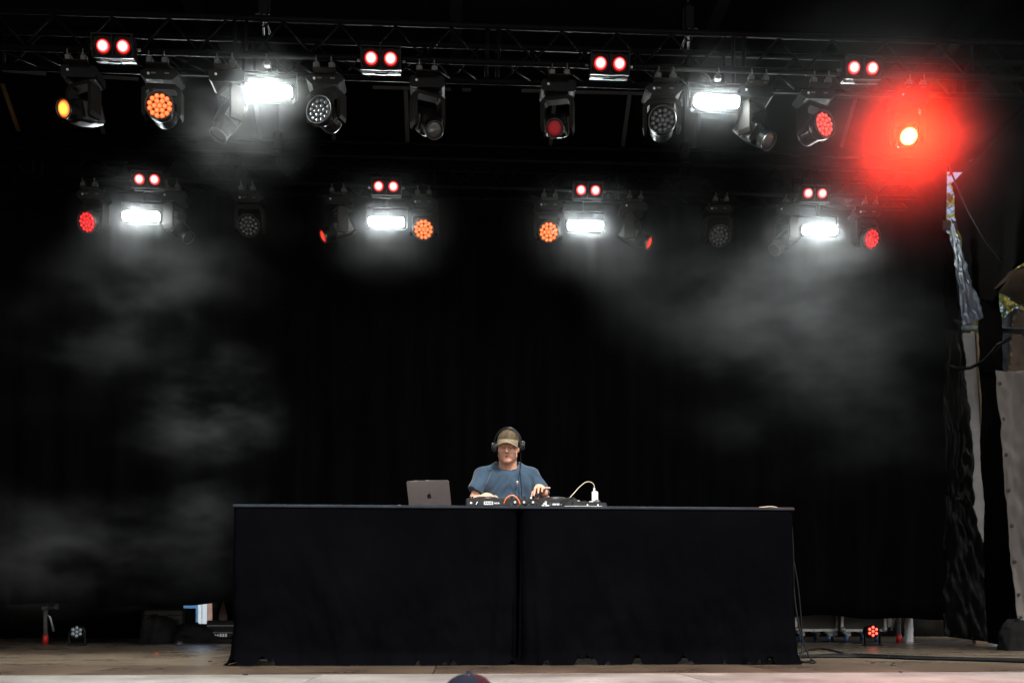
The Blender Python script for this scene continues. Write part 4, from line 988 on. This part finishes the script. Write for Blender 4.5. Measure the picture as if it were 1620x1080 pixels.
def sdf_part(name, prims, lo, hi, h, m, parent, warp=None, cut=None, relax=1):
    F, lo, h = field(prims, lo, hi, h)
    if cut is not None:
        ax = [lo[i]+h*np.arange(F.shape[i]) for i in range(3)]; G = np.stack(np.meshgrid(*ax, indexing='ij'), -1); F = cut(F, G)
    V, Q = nets(F, lo, h)
    for _ in range(relax):
        A = np.zeros_like(V); C = np.zeros(len(V))
        for k in range(4): np.add.at(A, Q[:, k], V[Q[:, (k+1) % 4]]); np.add.at(C, Q[:, k], 1)
        V = V*.5+.5*A/np.maximum(C, 1)[:, None]
    if warp: V = warp(V)
    me = bpy.data.meshes.new(name); me.from_pydata(V.tolist(), [], Q.tolist()); me.polygons.foreach_set('use_smooth', [True]*len(me.polygons)); me.materials.append(M[m]); me.update()
    return put(name, me, parent)

px0 = at(803, 800, 7.18)
dj = thing('person', (px0.x, 7.18, 0), 'man in blue T-shirt, olive cap and headphones working the DJ controller', 'person')
# --- head is laid out upright at the origin of the neck pivot, then pitched and turned
HK = .93; HP = Vector((0, -.045, 1.462)); HR = Matrix.Rotation(R(-7), 4, 'Z') @ Matrix.Rotation(R(3), 4, 'Y') @ Matrix.Rotation(R(13), 4, 'X')
def hd(x, y, z):
    q = HP+HR @ (Vector((x, y, z))*HK); return (q.x, q.y, q.z)
hp = []
def HE(c, r, k=.02): hp.append(('e', hd(*c), tuple(q*HK for q in r), k))
def HC_(a, b, ra, rb, k=.015): hp.append(('c', hd(*a), hd(*b), ra*HK, rb*HK, k))
def HS(c, r, k=.006): hp.append(('sub', hd(*c), tuple(q*HK for q in r), k))
HE((0, -.022, .122), (.075, .094, .080), .02)          # skull
HE((0, -.070, .062), (.066, .062, .085), .03)          # face mass
HE((0, -.068, .005), (.056, .056, .042), .03)          # jaw
HC_((-.050, -.03, .012), (-.018, -.105, -.022), .020, .018); HC_((.050, -.03, .012), (.018, -.105, -.022), .020, .018)
HE((0, -.112, -.022), (.024, .020, .019), .02)         # chin
for s in (-1, 1):
    HE((s*.040, -.098, .050), (.026, .024, .024), .02)  # cheek
    HC_((s*.010, -.129, .099), (s*.048, -.111, .101), .0105, .010, .008)   # brow ridge
    HS((s*.031, -.136, .084), (.020, .023, .0135), .007)   # eye hollow
    HE((s*.031, -.114, .081), (.0155, .0125, .0115), .004)   # closed lid
    HE((s*.079, -.006, .068), (.010, .019, .032), .006)
    HE((s*.0125, -.138, .046), (.0085, .010, .008), .006)   # nostril wings
    HS((s*.012, -.150, .037), (.004, .005, .004), .002)
    HC_((s*.020, -.128, .044), (s*.032, -.112, .010), .010, .008, .014)  # fold beside the mouth
HC_((0, -.128, .094), (0, -.156, .052), .0085, .0135, .008)   # nose
HC_((-.020, -.116, .018), (.020, -.116, .018), .012, .012, .012)
HS((0, -.140, .0125), (.021, .014, .0034), .003)
hp.append(('c', (0, -.010, 1.355), hd(0, -.01, .02), .068, .060, .03))
hp.append(('c', (0, .02, 1.36), hd(0, .03, .06), .050, .050, .03))
# --- arms, hands (his right is at picture left)
B = hp
B.append(('e', (0, .0, 1.21), (.150, .09, .17), .04)); B.append(('c', (-.12, .0, 1.33), (.12, .0, 1.33), .035, .035, .04))
def arm(sh, el, wr): B.append(('c', sh, el, .042, .043, .02)); B.append(('c', el, tuple(np.array(el)*.45+np.array(wr)*.55), .046, .043, .02)); B.append(('c', tuple(np.array(el)*.6+np.array(wr)*.4), wr, .043, .028, .02))
def fingers(roots, ends, mids, r0=.0092):
    for a, m_, e in zip(roots, mids, ends):
        B.append(('c', a, m_, r0+.0008, r0, .005)); B.append(('c', m_, e, r0, r0-.0018, .003))
arm((-.178, .0, 1.335), (-.252, -.045, 1.10), (-.205, -.268, 1.128))
# right hand, flat on the wheel, fingers pointing towards picture right
B.append(('c', (-.205, -.268, 1.128), (-.165, -.325, 1.140), .027, .027, .02)); B.append(('c', (-.190, -.335, 1.134), (-.150, -.305, 1.144), .020, .020, .02))
B.append(('c', (-.165, -.348, 1.130), (-.135, -.300, 1.145), .017, .018, .02))
fingers([(-.172, -.352, 1.130), (-.155, -.350, 1.135), (-.140, -.335, 1.140), (-.126, -.315, 1.144)],
        [(-.180, -.405, 1.106), (-.147, -.418, 1.106), (-.112, -.408, 1.106), (-.070, -.375, 1.108)],
        [(-.178, -.382, 1.128), (-.152, -.388, 1.134), (-.126, -.378, 1.136), (-.098, -.350, 1.136)])
B.append(('c', (-.150, -.290, 1.140), (-.108, -.285, 1.130), .013, .011, .006)); B.append(('c', (-.108, -.285, 1.130), (-.068, -.300, 1.112), .011, .008, .004))
# left arm and raised hand
arm((.178, .0, 1.335), (.268, -.075, 1.075), (.232, -.290, 1.175))
B.append(('c', (.232, -.290, 1.175), (.205, -.335, 1.200), .029, .026, .02)); B.append(('c', (.190, -.330, 1.206), (.228, -.345, 1.194), .020, .018, .02))
fingers([(.182, -.345, 1.208), (.200, -.356, 1.208), (.218, -.360, 1.202), (.234, -.352, 1.194)],
        [(.160, -.385, 1.145), (.188, -.402, 1.160), (.214, -.400, 1.168), (.268, -.385, 1.196)],
        [(.170, -.378, 1.194), (.193, -.390, 1.200), (.217, -.396, 1.194), (.250, -.372, 1.196)])
B.append(('c', (.188, -.305, 1.190), (.160, -.330, 1.172), .013, .011, .006)); B.append(('c', (.160, -.330, 1.172), (.150, -.352, 1.142), .011, .0085, .004))
sdf_part('body', B, (-.36, -.45, .98), (.36, .16, 1.70), .0036, 'skin', dj)
# lips and brows as thin sheets on the face
def face_strip(name, m, pts, r):
    b = MB(); b.tube([hd(*p) for p in pts], r, 8); part(name, b, m, dj)
face_strip('lip', 'lip', [(-.021, -.124, .014), (-.010, -.1305, .0185), (0, -.132, .0172), (.010, -.1305, .0185), (.021, -.124, .014)], [.001, .0035, .0035, .0035, .001])
face_strip('lip', 'lip', [(-.020, -.1235, .010), (-.010, -.1295, .0068), (0, -.131, .0062), (.010, -.1295, .0068), (.020, -.1235, .010)], [.001, .0038, .0045, .0038, .001])
for s in (-1, 1):
    face_strip('eyebrow', 'brow', [(s*.013, -.1345, .099), (s*.03, -.129, .1045), (s*.048, -.115, .102)], [.002, .0034, .0015])
    face_strip('eyelash', 'brow', [(s*.017, -.1225, .0755), (s*.031, -.1265, .0725), (s*.045, -.119, .076)], [.0008, .0020, .0008])
# hair below the cap
hh = [('e', hd(0, .012, .120), (.080, .092, .085), .02)]
F_ = lambda F, G: np.maximum(F, np.maximum((G @ np.array(HR.to_3x3() @ Vector((0, -1, 0))))-float(Vector(hd(0, -.035, 0)).dot(HR.to_3x3() @ Vector((0, -1, 0)))), -((G-np.array(hd(0, 0, .045))) @ np.array(HR.to_3x3() @ Vector((0, 0, 1))))))
sdf_part('hair', hh, (-.15, -.25, 1.40), (.15, .12, 1.72), .005, 'hair', dj, cut=F_)
# --- T-shirt
sh = [('e', (0, .0, 1.215), (.178, .122, .205), .05), ('e', (0, -.012, 1.03), (.172, .132, .19), .06), ('e', (0, -.01, .90), (.174, .130, .10), .05),
      ('c', (-.145, .005, 1.350), (.145, .005, 1.350), .052, .052, .05), ('c', (-.06, .01, 1.388), (.06, .01, 1.388), .046, .046, .05), ('e', (0, -.045, 1.265), (.14, .085, .10), .05),
      ('c', (-.172, .0, 1.338), (-.232, -.035, 1.235), .058, .062, .010), ('c', (-.176, .0, 1.335), (-.242, -.040, 1.215), .054, .064, .010),
      ('c', (.172, .0, 1.338), (.226, -.035, 1.235), .058, .060, .010), ('c', (.176, .0, 1.335), (.242, -.052, 1.185), .054, .058, .010)]
SA = np.array((-.242, -.040, 1.215))-np.array((-.176, 0, 1.335)); SA /= np.linalg.norm(SA)
SB = np.array((.242, -.052, 1.185))-np.array((.176, 0, 1.335)); SB /= np.linalg.norm(SB)
def cutshirt(F, G):
    nk = np.linalg.norm((G-np.array((0, -.055, 1.445)))/np.array((.090, .112, .094)), axis=-1)*.08-.08     # neckline
    F = np.maximum(F, -nk); F = np.maximum(F, .86-G[..., 2])
    ea = (G-np.array((-.250, -.042, 1.209))) @ SA; eb = (G-np.array((.246, -.054, 1.178))) @ SB
    F = np.where(G[..., 0] < -.195, np.maximum(F, ea), F); F = np.where(G[..., 0] > .20, np.maximum(F, eb), F)
    return F
def creases(V):
    V = V.copy()
    for i, p in enumerate(V):
        x, y, z = p
        if z < 1.36 or abs(x) > .15:
            a = .018*mnoise.fractal(Vector((x*7+z*4*(1 if x > 0 else -1), y*4, z*3)), .5, 2, 3)
            a += .008*math.sin((z*26+abs(x)*40+3*mnoise.noise(Vector((x*5, y*5, z*4)))))*min(1, max(0, (abs(x)-.10)/.08))
            a += .007*math.sin(x*55+z*9+2*mnoise.noise(Vector((x*4, 0, z*4))))*min(1, max(0, (1.20-z)/.15))*(abs(x) < .2)
            n = Vector((x*.8, y+.0, 0)); n = n.normalized() if n.length > 1e-4 else Vector((0, -1, 0)); V[i] = (x+n.x*a, y+n.y*a, z)
    return V
shirt = sdf_part('t_shirt', sh, (-.36, -.22, .82), (.36, .20, 1.50), .0055, 'shirt', dj, warp=creases, cut=cutshirt)
# small chest emblem
em = MB(); em.prism([(-.007, .012), (.007, .012), (.007, .002), (.005, -.004), (.002, -.006), (.002, -.012), (-.002, -.012), (-.002, -.006), (-.005, -.004), (-.007, .002)], -.002, .002); eo = part('chest_emblem', em, 'bill', shirt, (.062, -.148, 1.262), (R(-6), 0, 0))
em = MB(); em.box((0, -.0022, .009), (.010, .0012, .005)); part('emblem_top', em, 'white_ink', eo)
em = MB(); em.box((0, -.0022, -.001), (.008, .0012, .007)); part('emblem_body', em, 'orange', eo)
# --- trousers and shoes (behind the booth)
tr = [('c', (-.09, .0, .90), (.09, .0, .90), .12, .12, .05)]
for s in (-1, 1): tr += [('c', (s*.09, .0, .86), (s*.11, -.01, .48), .095, .068, .04), ('c', (s*.11, -.01, .48), (s*.12, .02, .09), .066, .055, .03)]
sdf_part('trousers', tr, (-.30, -.20, .03), (.30, .20, 1.06), .012, 'trouser', dj)
for s in (-1, 1):
    sdf_part('shoe', [('c', (s*.12, .05, .045), (s*.13, -.15, .04), .042, .040, .02), ('c', (s*.12, .04, .06), (s*.12, .03, .10), .045, .045, .02)], (s*.12-.1, -.24, 0.0), (s*.12+.1, .15, .16), .008, 'rubber', dj)
# --- cap
b = MB()
def capf(u, v):
    a = u*2*math.pi; ph = v*math.pi/2
    x = .0865*math.cos(ph)**.85*math.sin(a); y = -.024-.108*math.cos(ph)**.85*math.cos(a); z = .122+.092*math.sin(ph)**.92
    k = 1+.012*math.cos(a*6)*math.cos(ph)+.02*mnoise.noise(Vector((x*20, y*20, z*20)))
    z -= .018*(1-math.cos(a))*.5*math.cos(ph)*1.2
    return hd(x*k, y*k, z)
b.grid(capf, 64, 22)
cap = part('cap', b, 'cap', dj)
b = MB(); b.lathe([(.0001, .008), (.006, .006), (.008, 0)], 10, axis='z'); part('cap_button', b, 'cap', cap, hd(0, -.024, .212))
def billf(u, v):
    a = (u-.5)*2.0; x = .0805*math.sin(a*1.22)/math.sin(1.22)
    yb = -.024-.108*math.sqrt(max(0, 1-(x/.0866)**2)); ln = .064*math.cos(a*1.15)**.55 if abs(a) < 1.35 else 0
    y = yb-ln*v; z = .142-.024*v-.040*(x/.08)**2*(.3+.7*v)
    return hd(x, y, z)
b = MB(); b.sheet(billf, 30, 10, .0035, tuple(HR.to_3x3() @ Vector((0, 0, -1)))); part('cap_bill', b, 'bill', cap)
b = MB(); b.tube([billf(u, 1) for u in np.linspace(.02, .98, 30)], .0028, 6); part('bill_edge', b, 'bill', cap)

# --- headphones
hpn = thing('headphones', Vector(dj.location)+Vector(hd(0, -.02, .06)), 'black headphones worn over the cap, cable down the chest', 'headphones')
off = Vector(hd(0, -.02, .06))
def hl(x, y, z): return Vector(hd(x, y, z))-off
band = [hl(.103*math.cos(a), -.022-.045*math.sin(a)**1.0, .085+.136*math.sin(a)) for a in np.linspace(.12, math.pi-.12, 34)]
b = MB()
W = HR.to_3x3() @ Vector((0, 1, 0)); v = []; f = []
for i, p in enumerate(band):
    r_ = (p-hl(0, -.022, .085)).normalized()
    for du, dw in ((-.014, 0), (-.012, .007), (.012, .007), (.014, 0)): v.append(p+W*du+r_*dw)
for i in range(len(band)-1):
    for k in range(4): f.append((i*4+k, i*4+(k+1) % 4, i*4+4+(k+1) % 4, i*4+4+k))
b.add(v, f, True); part('headband', b, 'phones', hpn)
RX = Matrix.Rotation(R(90), 4, 'Z')
for s in (-1, 1):
    q = hl(s*.098, -.012 if s < 0 else .015, .068 if s < 0 else .088)
    mm = Matrix.Translation(q) @ HR @ Matrix.Rotation(R(-90*s), 4, 'Z')
    b = MB(); b.lathe([(.0001, .024), (.026, .024), (.033, .017), (.035, .004), (.038, -.004), (.037, -.018), (.022, -.020), (.0001, -.016)], 26)
    c_ = part('ear_cup', b, 'phones', hpn, mtx=mm @ Matrix.Rotation(R(180), 4, 'Z') if False else mm)
    b = MB(); b.lathe([(.016, .0245), (.026, .0255), (.027, .0235)], 26); part('cup_ring', b, 'satin', c_)
    b = MB(); b.tube([hl(s*.1, -.03, .10), hl(s*.116, -.02, .088), q+(HR.to_3x3() @ Vector((s*.02, 0, .02)))], .006, 8); part('hinge_arm', b, 'satin', hpn)
pts = [hl(.10, .012, .05), hl(.098, .0, .0), Vector((.092, -.06, 1.40))-off, Vector((.082, -.128, 1.34))-off, Vector((.088, -.150, 1.25))-off, Vector((.094, -.158, 1.15))-off, Vector((.09, -.20, 1.105))-off, Vector((.08, -.26, 1.102))-off]
b = MB(); b.tube(smooth(pts), .0032, 8); part('cord', b, 'cable', hpn)

# --- spectator in the pit, only the crown of a dark cap shows
fp = at(742, 1062, 3.0)
sp = thing('person', (fp.x, 3.0, GZ), 'spectator in a dark cap at the bottom edge, seen from behind', 'person')
zt_ = fp.z-GZ
H0 = zt_-1.70
P = [('e', (0, 0, 1.585+H0), (.080, .100, .112), .02), ('c', (0, .02, 1.40+H0), (0, .01, 1.52+H0), .056, .055, .03), ('e', (0, -.07, 1.54+H0), (.062, .05, .07), .02),
     ('c', (-.15, 0, 1.36+H0), (.15, 0, 1.36+H0), .06, .06, .05), ('e', (0, 0, 1.15+H0), (.175, .12, .27), .05), ('c', (-.08, 0, .88+H0), (.08, 0, .88+H0), .12, .12, .05)]
for s in (-1, 1):
    P += [('c', (s*.18, 0, 1.35+H0), (s*.24, .02, 1.08+H0), .05, .042, .02), ('c', (s*.24, .02, 1.08+H0), (s*.25, -.06, .84+H0), .040, .03, .02), ('c', (s*.25, -.06, .84+H0), (s*.25, -.09, .74+H0), .035, .022, .02),
          ('c', (s*.09, 0, .84+H0), (s*.11, 0, .47), .09, .065, .03), ('c', (s*.11, 0, .47), (s*.11, .02, .08), .062, .048, .03), ('c', (s*.11, .05, .045), (s*.12, -.14, .042), .042, .040, .02)]
M['jacket'] = mat('dark_jacket', (.02, .02, .03), .85, var=.2)
sdf_part('body', P, (-.34, -.25, .0), (.34, .25, zt_+.05), .012, 'jacket', sp)
M['cap_navy'] = mat('navy_cap', (.008, .011, .019), .9, spec=.08, var=.3, vscale=20); M['cap_maroon'] = mat('maroon_panel', (.022, .006, .010), .9, spec=.08, var=.3, vscale=20)
def cp(u0, u1):
    def fn(u, v):
        a = (u0+(u1-u0)*u)*2*math.pi; ph = v*math.pi/2
        return (.096*math.cos(ph)**.9*math.cos(a), .112*math.cos(ph)**.9*math.sin(a), 1.58+H0+.115*math.sin(ph)*(1+.01*math.cos(6*a)))
    return fn
co = None
for k in range(6):
    b = MB(); b.grid(cp(k/6, (k+1)/6), 10, 14)
    part('cap_panel', b, 'cap_maroon' if k in (5, 0) else 'cap_navy', sp)
b = MB(); b.lathe([(.0001, .010), (.008, .008), (.011, 0)], 12, axis='z'); part('cap_button', b, 'cap_navy', sp, (0, 0, 1.694+H0))

# ================================================================== stage smoke, lit by the strobes and the red beam

def smoke(name, label, cen, half, blobs, nscale, lo, hi, step=.10, wrot=25, aniso=.25):
    """a box of uneven smoke: soft lobes broken up by noise, fading out before the box's faces"""
    m = bpy.data.materials.new('smoke_volume'); m.use_nodes = True
    n, l = nt(m); n.remove(n['Principled BSDF'])
    pv = n.new('ShaderNodeVolumePrincipled'); pv.inputs['Color'].default_value = (.93, .94, .95, 1); pv.inputs['Anisotropy'].default_value = aniso
    l.new(pv.outputs[0], n['Material Output'].inputs['Volume'])
    tc = n.new('ShaderNodeTexCoord')
    def mt(op, a, b):
        k = n.new('ShaderNodeMath'); k.operation = op
        for i, v in enumerate((a, b)):
            if isinstance(v, (int, float)): k.inputs[i].default_value = v
            else: l.new(v, k.inputs[i])
        return k.outputs[0]
    tot = None
    for (p, sz, a, rot) in blobs:
        mp = n.new('ShaderNodeMapping'); mp.vector_type = 'TEXTURE'; mp.inputs['Location'].default_value = p-cen; mp.inputs['Scale'].default_value = sz; mp.inputs['Rotation'].default_value = (0, R(rot), 0)
        l.new(tc.outputs['Object'], mp.inputs[0])
        g_ = n.new('ShaderNodeTexGradient'); g_.gradient_type = 'QUADRATIC_SPHERE'; l.new(mp.outputs[0], g_.inputs[0])
        v = mt('MULTIPLY', g_.outputs['Fac'], a); tot = v if tot is None else mt('ADD', tot, v)
    t = n.new('ShaderNodeTexNoise'); t.inputs['Scale'].default_value = nscale; t.inputs['Detail'].default_value = 3.0; t.inputs['Roughness'].default_value = .62
    mp = n.new('ShaderNodeMapping'); mp.inputs['Location'].default_value = (cen.x*3.1, cen.y, cen.z*2.3); mp.inputs['Scale'].default_value = (.7, 1, 1.35); mp.inputs['Rotation'].default_value = (0, R(wrot), 0); l.new(tc.outputs['Object'], mp.inputs[0]); l.new(mp.outputs[0], t.inputs['Vector'])
    mr = n.new('ShaderNodeMapRange'); mr.interpolation_type = 'SMOOTHSTEP'; mr.inputs[1].default_value = .40; mr.inputs[2].default_value = .70; mr.inputs[3].default_value = lo; mr.inputs[4].default_value = hi
    l.new(t.outputs['Fac'], mr.inputs[0]); l.new(mt('MULTIPLY', tot, mr.outputs[0]), pv.inputs['Density'])
    m.cycles.volume_step_rate = step*10/max(.01, (2*half[0]+2*half[1]+2*half[2])/3)
    b = MB(); b.box((0, 0, 0), tuple(2*h for h in half))
    o = part(name, b, m, None, cen); tag(o, label, 'smoke', 'drifting stage smoke', 'stuff'); return o
SB_ = lambda px, py, Y, sx, sy, sz, a, rot=0: (at(px, py, Y), (sx, sy, sz), a, rot)
smoke('smoke', 'large pale smoke cloud drifting below the right end of the lower truss', at(1240, 490, 9.75), (2.5, .8, 1.9),
      [SB_(1265, 540, 9.75, 2.5, .8, 1.75, .24, 28), SB_(1300, 430, 9.8, 1.6, .8, 1.0, .12), SB_(1080, 440, 9.8, 1.4, .8, .7, .10, 15)], 1.2, .14, 1.7, .2)
smoke('smoke', 'red glowing smoke around the glaring red spot', at(1448, 196, 7.30), (1.5, .6, 1.4),
      [SB_(1432, 205, 7.45, .95, .5, .95, .33), SB_(1448, 196, 7.30, 1.5, .6, 1.4, .14)], 1.8, .65, 1.2, .12)
smoke('smoke', 'smoke wisp rising beside the upper left strobe', at(370, 188, 7.75), (.75, .45, .75), [SB_(365, 195, 7.70, .75, .45, .75, .20, 25)], 2.6, .03, 1.9, .12, -40)
smoke('smoke', 'thin smoke around the upper left strobe, thickened to stand in for lens bloom', at(424, 150, 7.7), (.5, .34, .42), [SB_(424, 146, 7.7, .5, .34, .42, .08), SB_(424, 145, 7.86, .48, .14, .24, .7)], 1.6, .5, 1.3, .14)  # the tight dense lobe is added to imitate lens bloom
smoke('smoke', 'thin smoke around the upper right strobe, thickened to stand in for lens bloom', at(1134, 168, 7.7), (.7, .34, .6), [SB_(1134, 165, 7.7, .7, .34, .6, .09), SB_(1134, 160, 7.86, .48, .14, .24, .7)], 1.6, .5, 1.3, .14)  # same added dense lobe, a stand-in for bloom at the lens
smoke('smoke', 'faint smoke trailing diagonally at the left below the lower truss', at(200, 490, 9.85), (2.1, .6, 1.4), [SB_(200, 490, 9.85, 2.1, .6, 1.0, .20, -30)], 1.3, .06, 1.6, .2, -35)
smoke('smoke', 'rounded smoke puff hanging left of the booth', at(330, 655, 9.2), (1.0, .5, 1.0), [SB_(345, 645, 9.2, .85, .5, .8, .50), SB_(300, 690, 9.2, 1.0, .5, .7, .15)], 1.9, .03, 1.8, .16, 60)
smoke('smoke', 'low smoke bank spreading over the floor at far left', at(110, 850, 9.2), (2.3, .6, .9), [SB_(110, 870, 9.2, 2.2, .6, .75, .34), SB_(330, 820, 9.2, .8, .5, .8, .3)], 1.6, .04, 1.8, .2)
smoke('smoke', 'smoke around the four strobes of the lower truss, thickened to stand in for lens bloom', at(765, 375, 10.1), (4.6, .38, .75), [SB_(223, 350, 10.15, .85, .38, .7, .12), SB_(611, 360, 10.15, .95, .38, .72, .13), SB_(926, 366, 10.15, 1.0, .38, .72, .13), SB_(1297, 372, 10.15, .95, .38, .72, .17)]+[SB_(a, b_, 10.36, .48, .14, .24, .8) for a, b_ in ((223, 343), (611, 352), (926, 358), (1297, 365))], 1.6, .35, 1.4, .2)  # small dense lobes added at each strobe in place of lens bloom
